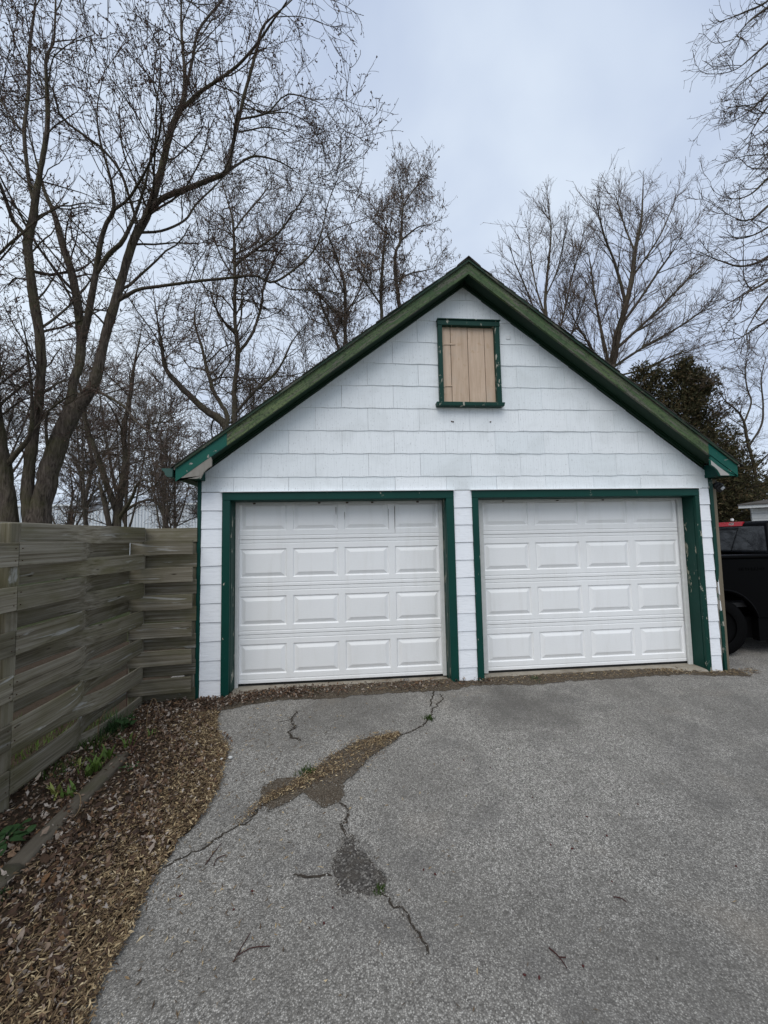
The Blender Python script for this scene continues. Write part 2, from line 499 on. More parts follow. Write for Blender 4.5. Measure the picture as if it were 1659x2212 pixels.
BOXF = [(0, 1, 3, 2), (4, 6, 7, 5), (0, 4, 5, 1), (2, 3, 7, 6), (0, 2, 6, 4), (1, 5, 7, 3)]
def boxv(x0, x1, y0, y1, z0, z1):
    return [(x, y, z) for x in (x0, x1) for y in (y0, y1) for z in (z0, z1)]

def bev_mesh(me, w, seg=1):
    bm = bmesh.new(); bm.from_mesh(me)
    bmesh.ops.recalc_face_normals(bm, faces=bm.faces)
    bmesh.ops.bevel(bm, geom=list(bm.edges), offset=w, segments=seg, affect='EDGES', profile=0.5)
    bm.to_mesh(me); bm.free()

def box(name, x0, x1, y0, y1, z0, z1, mat, parent=None, bev=0.0, jit=0.0, seg=1):
    V = np.array(boxv(x0, x1, y0, y1, z0, z1))
    if jit: V = V + rng.normal(0, jit, V.shape)
    o = part(name, V, BOXF, mat, parent)
    fixn(o.data)
    if bev: bev_mesh(o.data, bev, seg)
    return o

def fixn(me):
    bm = bmesh.new(); bm.from_mesh(me)
    bmesh.ops.recalc_face_normals(bm, faces=bm.faces)
    bm.to_mesh(me); bm.free()

def prism_y(name, poly, y0, y1, mat, parent=None, bev=0.0):
    """Extrude an (x, z) outline from y0 to y1."""
    n = len(poly)
    V = [(x, y0, z) for x, z in poly] + [(x, y1, z) for x, z in poly]
    F = [tuple(range(n)), tuple(range(2 * n - 1, n - 1, -1))] + [(i, (i + 1) % n, n + (i + 1) % n, n + i) for i in range(n)]
    o = part(name, V, F, mat, parent)
    fixn(o.data)
    if bev: bev_mesh(o.data, bev)
    return o

def mesh_np(name, V, T, n_per=3):
    me = bpy.data.meshes.new(name)
    V = np.ascontiguousarray(V, np.float32); T = np.ascontiguousarray(T, np.int32)
    me.vertices.add(len(V)); me.vertices.foreach_set('co', V.ravel())
    me.loops.add(T.size); me.loops.foreach_set('vertex_index', T.ravel())
    me.polygons.add(len(T))
    me.polygons.foreach_set('loop_start', np.arange(0, T.size, n_per, dtype=np.int32))
    me.polygons.foreach_set('loop_total', np.full(len(T), n_per, np.int32))
    me.update(calc_edges=True)
    return me

def smoothed(me):
    me.polygons.foreach_set('use_smooth', np.ones(len(me.polygons), bool))
    return me

def tubes(P, Rd, sides):
    """P [N,K,3], Rd [N,K] -> verts, quads."""
    N, K, _ = P.shape
    T = np.empty_like(P)
    T[:, 1:-1] = P[:, 2:] - P[:, :-2]
    T[:, 0] = P[:, 1] - P[:, 0]
    T[:, -1] = P[:, -1] - P[:, -2]
    T /= np.linalg.norm(T, axis=2, keepdims=True) + 1e-9
    mean = np.abs(P[:, -1] - P[:, 0])
    ref = np.zeros((N, 3)); ref[np.arange(N), mean.argmin(1)] = 1.0
    U = np.cross(T, ref[:, None, :]); U /= np.linalg.norm(U, axis=2, keepdims=True) + 1e-9
    W = np.cross(T, U)
    a = np.arange(sides) * 2 * np.pi / sides
    V = P[:, :, None, :] + Rd[:, :, None, None] * (np.cos(a)[None, None, :, None] * U[:, :, None, :] + np.sin(a)[None, None, :, None] * W[:, :, None, :])
    idx = np.arange(N * K * sides).reshape(N, K, sides)
    A = idx[:, :-1, :]; B = idx[:, 1:, :]
    Q = np.stack([A, np.roll(A, -1, 2), np.roll(B, -1, 2), B], -1).reshape(-1, 4)
    return V.reshape(-1, 3), Q

def resample(pts, K):
    """Catmull-Rom through (x,y,z,r) points, K samples."""
    p = np.asarray(pts, float)
    q = np.vstack([2 * p[0] - p[1], p, 2 * p[-1] - p[-2]])
    d = np.r_[0, np.cumsum(np.linalg.norm(np.diff(p[:, :3], axis=0), axis=1))]
    s = np.linspace(0, d[-1], K)
    i = np.clip(np.searchsorted(d, s, 'right') - 1, 0, len(p) - 2)
    t = ((s - d[i]) / (d[i + 1] - d[i] + 1e-9))[:, None]
    p0, p1, p2, p3 = q[i], q[i + 1], q[i + 2], q[i + 3]
    o = 0.5 * (2 * p1 + (p2 - p0) * t + (2 * p0 - 5 * p1 + 4 * p2 - p3) * t ** 2 + (3 * p1 - p0 - 3 * p2 + p3) * t ** 3)
    o[:, 3] = np.maximum(p1[:, 3] * (1 - t[:, 0]) + p2[:, 3] * t[:, 0], 0.002)
    return o

def smoothstep(a, b, x):
    t = np.clip((np.asarray(x, float) - a) / (b - a), 0, 1)
    return t * t * (3 - 2 * t)

def gz(x, y):
    """Height of the driveway: it rises a little towards the doors."""
    w = smoothstep(-0.5, 0.8, x) * (1 - smoothstep(4.8, 6.2, x))
    return -0.08 + 0.058 * smoothstep(-1.9, -0.05, y) * w

def lumps(n, seed):
    """cheap smooth 2-D value noise"""
    r = np.random.default_rng(seed)
    k = r.normal(0, 1, (n, 2)); ph = r.uniform(0, 6.28, n)
    return lambda x, y, f: sum(np.sin((k[i, 0] * x + k[i, 1] * y) * f + ph[i]) for i in range(n)) / n

# main limbs of the trees: (x, y, z, radius) in metres
LIMBS = {
 'maple': [
  [(-4.84,3.8,0.96,0.2115),(-4.91,3.84,2.09,0.1951),(-4.82,3.88,2.88,0.1646),(-4.68,3.91,3.54,0.1665),(-4.49,3.95,4.23,0.1551),(-4.3,3.97,4.54,0.1155),(-4.12,3.99,4.84,0.1026),(-3.98,4.01,5.3,0.0965),(-3.92,4.04,5.85,0.0904),(-3.83,4.07,6.37,0.0877),(-3.68,4.11,7.13,0.0852),(-3.53,4.16,7.92,0.0827),(-3.37,4.19,8.55,0.08),(-3.17,4.22,9.03,0.077),(-2.94,4.27,10.04,0.0708),(-2.74,4.34,11.28,0.0645),(-2.5,4.38,12.05,0.0577),(-2.48,4.41,12.75,0.0465),(-2.6,4.47,13.91,0.0393),(-2.64,4.52,14.91,0.0318),(-2.63,4.6,16.57,0.0244)],
  [(-4.55,3.94,4.03,0.1008),(-4.51,4.02,4.65,0.0853),(-4.51,4.09,5.13,0.0829),(-4.46,4.14,5.46,0.0837),(-4.48,4.22,5.92,0.0848),(-4.69,4.39,6.96,0.0834),(-4.95,4.54,7.81,0.0778),(-5.27,4.68,8.58,0.0679),(-5.55,4.82,9.37,0.0576),(-5.91,4.96,10.11,0.0391),(-6.14,5.06,10.74,0.0277),(-6.52,5.24,11.76,0.0203),(-6.9,5.44,12.97,0.0125)],
  [(-4.48,4.21,5.86,0.0705),(-4.3,4.12,6.49,0.0667),(-4.13,4.0,7.09,0.0593),(-3.87,3.79,7.99,0.0446),(-3.69,3.69,8.38,0.0409),(-3.53,3.63,8.59,0.0407),(-3.5,3.5,9.03,0.0302),(-3.56,3.37,9.45,0.0232),(-3.61,3.25,9.78,0.0196),(-3.58,3.1,10.21,0.0161),(-3.4,2.94,10.66,0.0127),(-3.11,2.71,11.21,0.0093)],
  [(-3.55,3.63,8.58,0.0272),(-3.11,3.44,8.74,0.0267),(-2.47,2.94,9.04,0.019),(-2.09,2.51,9.21,0.015),(-1.88,2.13,9.28,0.0085),(-1.68,1.63,9.26,0.0053)],
  [(-4.05,3.94,7.37,0.0417),(-3.74,3.85,7.78,0.045),(-3.45,3.78,8.0,0.0414),(-3.24,3.7,8.3,0.0343),(-3.04,3.6,8.64,0.0272),(-2.77,3.42,9.21,0.0201),(-2.57,3.21,9.81,0.0132),(-2.36,2.94,10.5,0.0096)],
  [(-4.99,3.8,0.97,0.128),(-5.03,3.78,2.08,0.1159),(-5.08,3.76,2.85,0.1034),(-4.99,3.73,3.78,0.0878),(-4.87,3.7,4.96,0.0819),(-4.88,3.68,5.64,0.0821),(-5.06,3.64,6.87,0.0791),(-5.16,3.61,7.78,0.076),(-5.06,3.59,8.32,0.0664),(-5.03,3.58,8.66,0.0632),(-4.94,3.56,9.3,0.0467),(-4.82,3.53,10.2,0.0436),(-4.83,3.5,11.0,0.0404),(-4.86,3.48,11.74,0.0337),(-4.72,3.47,12.11,0.0305),(-4.69,3.44,13.02,0.0272),(-4.68,3.4,14.04,0.0171)],
  [(-5.14,3.61,7.81,0.0397),(-5.21,3.53,7.96,0.0393),(-5.29,3.43,8.07,0.0356),(-5.23,3.04,8.48,0.0278),(-5.2,2.62,8.7,0.0204),(-4.9,2.11,8.91,0.0109)],
  [(-5.04,3.58,8.61,0.0365),(-5.23,3.66,9.18,0.0336),(-5.52,3.85,10.41,0.0347),(-5.59,3.96,11.07,0.0318),(-5.69,4.11,11.89,0.0325),(-5.86,4.3,13.05,0.0298),(-5.99,4.56,14.61,0.0232),(-6.13,4.78,15.93,0.012)],
  [(-5.51,3.85,10.4,0.0208),(-5.91,4.05,10.92,0.0213),(-6.54,4.42,11.82,0.0186),(-7.25,4.85,12.82,0.0117)],
  [(-5.33,3.8,0.98,0.1594),(-5.35,3.71,2.16,0.1465),(-5.42,3.62,3.15,0.1205),(-5.45,3.57,3.6,0.1044),(-5.52,3.47,4.58,0.088),(-5.51,3.31,5.88,0.0748),(-5.6,3.16,7.07,0.0555),(-5.66,2.98,8.39,0.0365),(-5.64,2.8,9.58,0.018)],
  [(-5.38,3.62,3.15,0.0507),(-5.19,3.56,3.37,0.0505),(-4.82,3.41,3.7,0.0405),(-4.66,3.26,4.06,0.0307),(-4.53,3.05,4.52,0.024),(-4.38,2.74,5.08,0.0174),(-4.22,2.42,5.58,0.0111)],
  [(-2.51,4.38,12.05,0.0308),(-2.44,4.71,13.57,0.0322),(-2.41,5.01,14.83,0.0293),(-1.98,5.42,16.36,0.0265),(-1.49,5.88,18.15,0.0187)],
  [(-2.6,4.36,11.73,0.0421),(-2.12,4.21,12.06,0.0379),(-1.71,4.07,12.2,0.0337),(-1.12,3.84,12.37,0.0294),(-0.6,3.57,12.61,0.0251),(-0.2,3.31,12.84,0.021),(0.08,3.12,12.96,0.0172),(0.47,2.76,13.19,0.0099)],
  [(-3.19,4.22,8.99,0.0587),(-2.84,4.19,9.41,0.0552),(-2.32,4.15,9.63,0.0516),(-1.8,4.11,9.85,0.0481),(-1.38,4.08,10.07,0.0481),(-1.27,4.04,10.54,0.0445),(-1.16,4.0,11.02,0.0408),(-0.99,3.94,11.7,0.037),(-0.72,3.85,12.64,0.0333),(-0.55,3.79,13.27,0.0296),(-0.34,3.76,13.54,0.0222),(0.14,3.7,13.96,0.0185),(0.68,3.62,14.6,0.0111)],
  [(-1.06,3.98,11.26,0.0222),(-0.45,3.83,11.27,0.0183),(-0.17,3.71,11.43,0.0145),(0.1,3.6,11.51,0.0144),(0.78,3.33,11.03,0.0087),(1.03,3.18,10.57,0.0051)],
  [(-0.45,3.83,11.27,0.0147),(0.03,4.05,11.58,0.0114),(0.53,4.38,11.7,0.0099),(0.91,4.63,11.83,0.0081)],
  [(-1.11,4.0,10.96,0.0185),(-0.84,4.15,11.21,0.0151),(-0.56,4.33,11.5,0.0136),(-0.07,4.69,11.82,0.0081),(0.19,4.9,11.89,0.0062)],
  [(-1.36,4.08,10.07,0.0259),(-0.92,4.28,10.65,0.0229),(-0.58,4.44,10.84,0.0195),(-0.18,4.65,10.91,0.016),(0.19,4.88,10.86,0.0082),(0.52,5.08,10.82,0.0063)],
  [(-3.35,4.19,8.58,0.0291),(-2.93,4.41,8.83,0.0262),(-2.54,4.69,9.36,0.0234),(-2.38,4.94,10.01,0.0242),(-1.97,5.38,11.08,0.017),(-1.78,5.69,11.94,0.0133)],
  [(-3.72,4.1,6.89,0.0424),(-3.5,4.08,7.02,0.039),(-3.22,4.06,7.17,0.0337),(-2.77,4.02,7.23,0.0319),(-1.96,3.94,7.32,0.0284),(-1.4,3.88,7.36,0.0284),(-0.69,3.81,7.41,0.0248),(-0.28,3.76,7.24,0.0229),(0.33,3.67,7.62,0.0212),(0.68,3.61,8.01,0.0176),(0.84,3.54,8.49,0.0141),(0.95,3.48,8.93,0.014),(1.36,3.35,9.83,0.0105),(1.54,3.3,10.16,0.007)],
  [(0.68,3.61,8.01,0.0141),(1.08,3.74,8.51,0.0108),(1.66,3.92,8.92,0.0093),(2.22,4.11,9.41,0.0057)],
  [(-0.28,3.76,7.26,0.0176),(0.05,3.87,7.17,0.0143),(0.79,4.18,7.37,0.0112),(1.43,4.46,7.44,0.0078)],
  [(-4.3,3.97,4.57,0.034),(-4.23,3.92,4.79,0.0372),(-4.08,3.87,4.86,0.0371),(-3.88,3.81,4.79,0.0335),(-3.51,3.69,4.59,0.0298),(-3.15,3.56,4.35,0.0261),(-2.94,3.45,4.09,0.0257),(-2.74,3.36,3.93,0.0254),(-2.46,3.24,3.74,0.0188),(-2.38,3.21,3.76,0.0187),(-2.31,3.13,3.9,0.0155),(-2.24,3.08,3.98,0.0123),(-2.22,2.97,4.17,0.0091)],
  [(-4.74,3.9,3.27,0.0331),(-4.76,3.78,3.65,0.0295),(-4.63,3.56,4.18,0.0256),(-4.45,3.47,4.31,0.0222),(-4.15,3.34,4.45,0.0188),(-3.8,3.2,4.54,0.0155)],
  [(-4.63,3.56,4.18,0.0224),(-4.8,3.44,4.49,0.0221),(-4.94,3.33,4.67,0.0187),(-5.18,3.17,4.67,0.0152),(-5.32,3.06,4.69,0.0089)],
  [(-2.84,4.3,10.59,0.0188),(-2.65,4.22,10.41,0.0186),(-2.27,4.0,10.48,0.0128),(-1.78,3.63,10.55,0.0105),(-1.52,3.3,10.61,0.0068)],
  [(-3.33,4.2,8.7,0.0292),(-3.46,4.06,9.25,0.0288),(-3.57,3.87,9.71,0.0282),(-3.83,3.67,10.01,0.0241),(-4.06,3.53,10.1,0.0236),(-4.39,3.28,10.25,0.0196),(-4.38,3.07,10.54,0.0159),(-4.56,2.85,10.64,0.0124),(-4.87,2.5,10.6,0.0088),(-4.94,2.4,10.59,0.0058)],
 ],
 'snag': [
  [(-6.35,9.0,1.23,0.1308),(-6.42,9.08,2.17,0.1202),(-6.44,9.16,2.92,0.1274),(-6.38,9.25,3.72,0.0921),(-6.38,9.35,4.62,0.0746),(-6.5,9.46,5.54,0.0755),(-6.46,9.55,6.26,0.0699),(-6.41,9.66,7.11,0.0643),(-6.39,9.74,7.82,0.052),(-6.32,9.86,8.76,0.0395),(-6.22,10.0,9.88,0.0268)],
  [(-6.44,9.13,2.61,0.0967),(-6.67,9.03,3.35,0.0962),(-6.83,8.93,3.99,0.0897),(-7.01,8.79,4.73,0.0771),(-7.14,8.7,5.17,0.0708),(-7.22,8.58,5.75,0.0585),(-7.23,8.46,6.31,0.0523),(-7.33,8.3,7.01,0.0403),(-7.44,8.13,7.68,0.0285)],
  [(-6.51,9.0,1.23,0.0831),(-6.56,8.9,2.22,0.0829),(-6.67,8.81,2.97,0.0825),(-6.77,8.73,3.5,0.0764),(-6.81,8.7,3.7,0.0586)],
  [(-6.4,9.11,2.42,0.0603),(-5.79,8.75,3.11,0.0532),(-5.58,8.55,3.43,0.0467),(-5.28,8.36,3.63,0.0404),(-5.01,8.24,3.56,0.0286),(-4.76,8.11,3.54,0.017)],
  [(-6.41,9.12,2.55,0.0483),(-5.88,9.34,3.01,0.0432),(-5.44,9.52,3.12,0.0314),(-4.99,9.72,3.04,0.0128)],
  [(-6.48,9.44,5.37,0.0376),(-6.52,9.15,5.77,0.0307),(-6.53,8.76,6.12,0.0239),(-6.56,8.44,6.32,0.0175)],
 ],
 'locust': [
  [(-3.46,11.0,4.7,0.1847),(-3.52,10.81,6.09,0.1482),(-4.36,10.59,6.83,0.125),(-5.15,10.34,7.66,0.0955),(-5.51,10.19,8.15,0.0675),(-5.56,10.02,8.86,0.0535),(-5.63,9.79,9.77,0.0397),(-5.67,9.5,10.82,0.026)],
  [(-3.49,10.82,6.03,0.0918),(-3.47,10.88,6.61,0.0853),(-3.97,11.0,7.43,0.0789),(-4.34,11.17,8.5,0.0654),(-4.63,11.34,9.54,0.0516),(-5.03,11.56,10.83,0.0375),(-4.96,11.82,12.41,0.023)],
  [(-3.32,11.0,4.7,0.1208),(-3.24,11.06,6.61,0.108),(-3.25,11.1,7.8,0.0943),(-3.14,11.15,9.09,0.0806),(-3.28,11.21,10.49,0.0739),(-3.35,11.32,13.04,0.0677),(-3.48,11.41,15.15,0.0534),(-3.83,11.47,16.43,0.0384),(-3.98,11.5,17.08,0.0231)],
  [(-3.35,11.32,13.04,0.0526),(-2.47,11.05,13.58,0.0447),(-1.47,10.66,14.02,0.0366),(-0.66,10.18,14.72,0.0286),(-0.16,9.82,15.19,0.014)],
  [(-3.16,11.15,9.19,0.066),(-2.64,11.38,10.2,0.0599),(-2.34,11.71,11.62,0.0539),(-2.3,11.94,12.6,0.047),(-1.88,12.35,14.19,0.0405),(-1.42,12.65,15.34,0.0249)],
  [(-3.42,11.39,14.62,0.038),(-3.09,11.59,15.43,0.0348),(-2.51,11.97,16.67,0.0319),(-1.99,12.39,17.98,0.0206)],
  [(-3.34,11.3,12.53,0.0375),(-3.76,11.03,13.11,0.0295),(-4.0,10.65,13.78,0.0216),(-4.23,10.3,14.24,0.0141)],
  [(-3.23,11.19,10.09,0.0516),(-3.68,10.85,10.46,0.0432),(-3.87,10.38,10.92,0.035),(-3.88,9.89,11.33,0.0203)],
  [(-3.23,11.06,6.67,0.0648),(-2.5,10.89,7.46,0.0574),(-1.46,10.59,8.3,0.0426),(-0.87,10.3,9.29,0.0351),(-0.31,10.06,9.91,0.0209)],
 ],
 'podtree': [
  [(3.84,12.0,5.9,0.1264),(3.79,12.13,9.93,0.1051),(3.64,12.21,12.14,0.0901),(3.52,12.27,13.49,0.0825),(3.5,12.29,14.17,0.0746),(3.58,12.32,14.87,0.0666),(3.79,12.34,15.34,0.0668),(3.89,12.39,16.52,0.0505),(3.97,12.42,17.24,0.0423),(3.86,12.45,17.95,0.034),(3.73,12.48,18.79,0.0256),(3.63,12.5,19.15,0.0171)],
  [(3.97,12.42,17.12,0.0338),(4.45,12.71,18.12,0.0302),(4.86,12.97,18.87,0.0264),(5.08,13.22,19.61,0.0179)],
  [(3.79,12.34,15.34,0.0418),(4.29,12.05,15.58,0.033),(4.58,11.85,15.65,0.0245),(5.04,11.54,15.51,0.0161)],
  [(3.67,12.09,8.64,0.0882),(2.9,11.82,10.6,0.0713),(2.78,11.59,11.93,0.0707),(2.83,11.35,13.23,0.0545),(2.91,11.16,14.14,0.0464),(3.01,11.05,14.67,0.0385),(2.81,10.89,15.35,0.0229)],
  [(3.01,11.07,14.58,0.0308),(2.54,11.33,15.31,0.0235),(2.26,11.57,15.93,0.0159)],
  [(3.54,12.26,13.38,0.0412),(4.34,12.62,14.0,0.0339),(4.96,12.93,14.36,0.0259),(5.61,13.26,14.75,0.0177)],
  [(2.78,11.62,11.74,0.0472),(2.09,11.11,12.41,0.0343),(1.7,10.62,12.85,0.0222)],
 ],
 'podtree2': [
  [(1.17,13.0,6.15,0.1323),(1.17,13.13,9.48,0.1012),(1.19,13.22,11.32,0.0854),(1.19,13.35,13.69,0.0693),(0.98,13.4,14.65,0.0523),(0.66,13.46,15.62,0.035),(1.0,13.5,16.38,0.0264)],
  [(1.19,13.25,11.79,0.0599),(0.24,12.73,12.57,0.0415),(-0.34,12.25,13.1,0.0242)],
  [(1.19,13.13,9.48,0.0759),(0.61,13.46,11.44,0.069),(0.05,13.79,13.0,0.044),(-0.3,14.13,14.64,0.027)],
  [(1.2,13.27,12.26,0.0429),(1.87,13.73,13.74,0.0355),(2.25,14.27,15.34,0.0276)],
 ],
 'vase': [
  [(11.06,13.0,6.18,0.1213),(11.16,13.05,8.94,0.1054),(11.16,13.09,10.58,0.0885),(11.08,13.13,12.25,0.0803),(11.11,13.16,13.46,0.0718),(11.42,13.21,15.45,0.0544),(11.62,13.25,16.96,0.0457),(11.61,13.3,18.75,0.0231)],
  [(11.17,13.08,10.23,0.053),(10.57,12.86,11.85,0.0438),(9.8,12.56,13.48,0.0346),(9.16,12.3,14.65,0.0256),(8.84,12.08,15.61,0.0169)],
  [(11.17,13.08,10.35,0.053),(12.02,13.3,12.38,0.0452),(12.82,13.61,14.81,0.0372),(13.6,13.88,16.82,0.0285),(14.07,14.08,18.31,0.0193)],
  [(11.08,13.13,12.25,0.0446),(10.87,13.57,14.21,0.0367),(10.96,14.2,16.69,0.0287),(11.12,14.63,18.35,0.0196)],
  [(11.13,13.16,13.46,0.0359),(11.63,12.82,14.68,0.0311),(11.77,12.34,15.97,0.0261),(11.83,11.96,16.82,0.0171)],
  [(11.18,13.07,9.64,0.0441),(10.34,13.19,11.08,0.0355),(9.53,13.35,12.57,0.0269),(9.03,13.47,13.59,0.0181)],
  [(11.17,13.08,9.99,0.0441),(11.93,12.87,10.96,0.0352),(12.4,12.56,12.19,0.0261),(12.75,12.28,13.18,0.0172)],
 ],
 'vase2': [
  [(12.6,12.0,5.93,0.2146),(13.11,12.06,8.12,0.1842),(13.61,12.11,9.48,0.1607),(14.06,12.17,11.09,0.1454),(14.58,12.22,12.51,0.121),(15.03,12.27,13.96,0.1048),(15.34,12.33,15.43,0.0882),(15.8,12.39,16.94,0.0713),(16.0,12.44,18.21,0.0539),(16.2,12.5,19.76,0.0272)],
  [(14.58,12.22,12.52,0.0778),(14.26,12.07,13.56,0.0687),(13.83,11.87,14.54,0.0511),(13.27,11.64,15.48,0.0421),(12.8,11.36,16.57,0.0249),(12.63,11.22,17.1,0.0165)],
  [(13.51,12.1,9.3,0.0676),(13.36,12.32,11.16,0.0602),(13.32,12.61,13.19,0.044),(13.37,12.89,15.05,0.0359),(13.34,13.1,16.43,0.0183)],
  [(14.21,12.18,11.45,0.0686),(15.02,11.93,12.58,0.0597),(15.74,11.58,13.73,0.0506),(16.33,11.25,14.63,0.0333),(16.7,10.98,15.33,0.0165)],
  [(13.87,12.14,10.29,0.0681),(15.58,12.41,11.74,0.0612),(17.48,12.78,13.45,0.0543),(19.18,13.13,14.98,0.0373),(20.25,13.34,15.94,0.019)],
  [(13.6,12.11,9.37,0.0592),(15.13,11.97,10.34,0.0509),(16.68,11.8,11.19,0.0425),(17.99,11.63,12.04,0.034),(18.86,11.51,12.67,0.017)],
  [(15.02,12.27,13.96,0.0524),(16.13,12.48,15.35,0.0446),(17.2,12.74,16.83,0.0365),(18.25,13.07,18.68,0.0235)],
  [(13.41,12.09,8.98,0.0506),(12.17,11.64,10.32,0.041),(11.32,11.24,11.15,0.024),(10.61,10.89,11.76,0.0157)],
  [(15.32,12.33,15.31,0.0441),(15.16,12.67,16.9,0.0361),(15.18,13.07,18.49,0.0278),(15.18,13.33,19.49,0.0188)],
  [(13.4,12.09,8.91,0.0505),(15.05,12.24,9.34,0.0429),(16.96,12.47,10.18,0.0351),(18.69,12.69,10.91,0.018)],
 ],
 'sapling': [
  [(15.61,8.0,1.42,0.07),(15.57,7.91,2.69,0.0573),(15.51,7.81,3.76,0.0508),(15.24,7.72,4.6,0.0474),(15.13,7.67,5.06,0.0442),(15.03,7.62,5.46,0.0378),(14.71,7.57,5.85,0.0313),(14.18,7.5,6.23,0.0249),(13.9,7.4,6.98,0.0155)],
  [(15.03,7.62,5.42,0.0315),(15.53,7.76,6.17,0.0256),(15.56,7.88,6.74,0.0227),(15.73,8.04,7.48,0.0197),(16.16,8.22,8.28,0.0134)],
  [(15.28,7.72,4.63,0.0379),(16.0,7.88,5.42,0.0323),(16.35,8.06,6.29,0.0263),(16.63,8.28,7.25,0.0202),(17.2,8.52,8.27,0.0138)],
  [(15.51,7.8,3.83,0.0317),(15.69,7.63,4.15,0.0251),(15.86,7.3,4.56,0.0185)],
 ],
 'oak': [
  [(16.43,5.0,0.25,0.2978),(16.57,5.03,2.17,0.2774),(16.68,5.08,4.82,0.2475),(16.88,5.14,7.6,0.2218),(17.1,5.21,10.52,0.1948),(17.4,5.28,13.6,0.1666),(17.76,5.35,16.84,0.1368),(18.2,5.42,20.26,0.1055),(18.62,5.5,23.88,0.0603)],
  [(18.49,5.43,20.9,0.0708),(16.94,5.36,20.05,0.0606),(15.45,5.25,18.79,0.0478),(14.15,5.14,17.49,0.0383),(13.51,5.08,16.95,0.027),(12.94,5.02,16.32,0.0213),(12.25,4.93,15.42,0.0105)],
  [(18.53,5.44,21.14,0.0591),(17.24,5.53,20.59,0.05),(16.07,5.66,19.73,0.0381),(15.05,5.8,18.8,0.0293),(14.32,5.89,18.47,0.0235),(13.57,5.98,18.2,0.0176),(13.05,6.04,18.07,0.0088)],
  [(18.29,5.41,19.55,0.0642),(16.99,5.47,18.98,0.0551),(15.79,5.57,18.08,0.0432),(14.75,5.68,17.12,0.0345),(14.3,5.73,16.73,0.0258),(13.69,5.79,16.25,0.0172),(13.02,5.85,16.1,0.0143),(12.44,5.91,16.23,0.0086)],
  [(18.17,5.39,18.77,0.0638),(16.58,5.27,17.89,0.0537),(15.03,5.09,16.59,0.041),(13.66,4.9,15.27,0.0317),(12.91,4.8,14.65,0.0207),(12.14,4.68,13.93,0.0152),(11.59,4.59,13.46,0.0075)],
  [(18.02,5.37,17.69,0.0632),(16.72,5.43,17.13,0.0542),(15.53,5.51,16.24,0.0425),(14.5,5.61,15.29,0.0339),(13.97,5.66,14.77,0.0225),(13.37,5.71,14.39,0.0169),(12.66,5.77,14.25,0.0084)],
  [(17.84,5.34,16.48,0.0569),(16.28,5.22,15.68,0.0471),(14.76,5.05,14.48,0.0349),(13.43,4.87,13.25,0.026),(12.98,4.81,12.88,0.0154),(12.48,4.74,12.62,0.0076)],
  [(17.56,5.3,14.64,0.0616),(16.41,5.43,14.2,0.0532),(15.38,5.62,13.46,0.0422),(14.49,5.82,12.65,0.0339),(13.97,5.94,12.19,0.0227),(13.43,6.03,12.1,0.0171),(13.0,6.13,12.39,0.0115),(12.84,6.2,12.85,0.0069)],
  [(17.42,5.28,13.68,0.0667),(15.97,5.21,13.01,0.0572),(14.57,5.1,11.98,0.0451),(13.35,4.99,10.91,0.0362),(12.67,4.92,10.4,0.0255),(12.12,4.87,10.39,0.0152),(11.27,4.78,10.75,0.0075)],
  [(17.16,5.24,11.96,0.0712),(15.94,5.31,11.47,0.0626),(14.82,5.4,10.67,0.0514),(13.85,5.5,9.8,0.0432),(13.09,5.57,9.52,0.0269),(12.48,5.62,9.68,0.0216),(11.7,5.7,10.07,0.0135),(11.3,5.74,10.2,0.0081)],
  [(17.04,5.23,11.19,0.0653),(15.53,5.08,10.52,0.0555),(14.04,4.88,9.49,0.0434),(12.73,4.66,8.44,0.0344),(11.67,4.48,7.83,0.0238),(10.97,4.35,7.41,0.0163),(10.41,4.23,6.88,0.0091)],
  [(16.85,5.2,9.92,0.0591),(15.76,5.33,9.5,0.0511),(14.77,5.51,8.78,0.0405),(13.93,5.71,7.98,0.0326),(13.17,5.88,7.48,0.0219),(12.65,6.0,7.09,0.0137)],
  [(17.31,5.27,12.97,0.0552),(16.29,5.47,12.62,0.0473),(15.41,5.75,11.99,0.0367),(14.66,6.06,11.26,0.0287),(13.95,6.3,11.03,0.0232),(13.46,6.47,11.38,0.0118)],
  [(17.7,5.32,15.53,0.0565),(16.07,5.15,14.67,0.0465),(14.46,4.9,13.41,0.0341),(13.04,4.63,12.13,0.0251),(12.47,4.52,11.71,0.0148),(11.93,4.42,11.54,0.0097)],
  [(17.94,5.36,17.19,0.0572),(16.74,5.47,16.71,0.0486),(15.65,5.63,15.93,0.0372),(14.71,5.81,15.08,0.0287),(14.17,5.95,14.26,0.0202),(13.76,6.06,13.71,0.0115)],
  [(16.96,5.21,10.66,0.0595),(15.58,5.15,10.08,0.0504),(14.24,5.06,9.16,0.0389),(13.08,4.97,8.2,0.0304),(12.35,4.89,7.32,0.0199),(11.78,4.81,6.48,0.0122)],
 ],
}

# ------------------------------------------------------------------ ground
def sheet(name, xs, ys, zf, mat, parent=None):
    X, Y = np.meshgrid(xs, ys, indexing='ij')
    Z = zf(X, Y)
    V = np.stack([X, Y, Z], -1).reshape(-1, 3)
    n, k = X.shape
    I = np.arange(n * k).reshape(n, k)
    Q = np.stack([I[:-1, :-1], I[1:, :-1], I[1:, 1:], I[:-1, 1:]], -1).reshape(-1, 4)
    me = smoothed(mesh_np(name, V, Q, 4))
    return link(name, me, mat, parent)

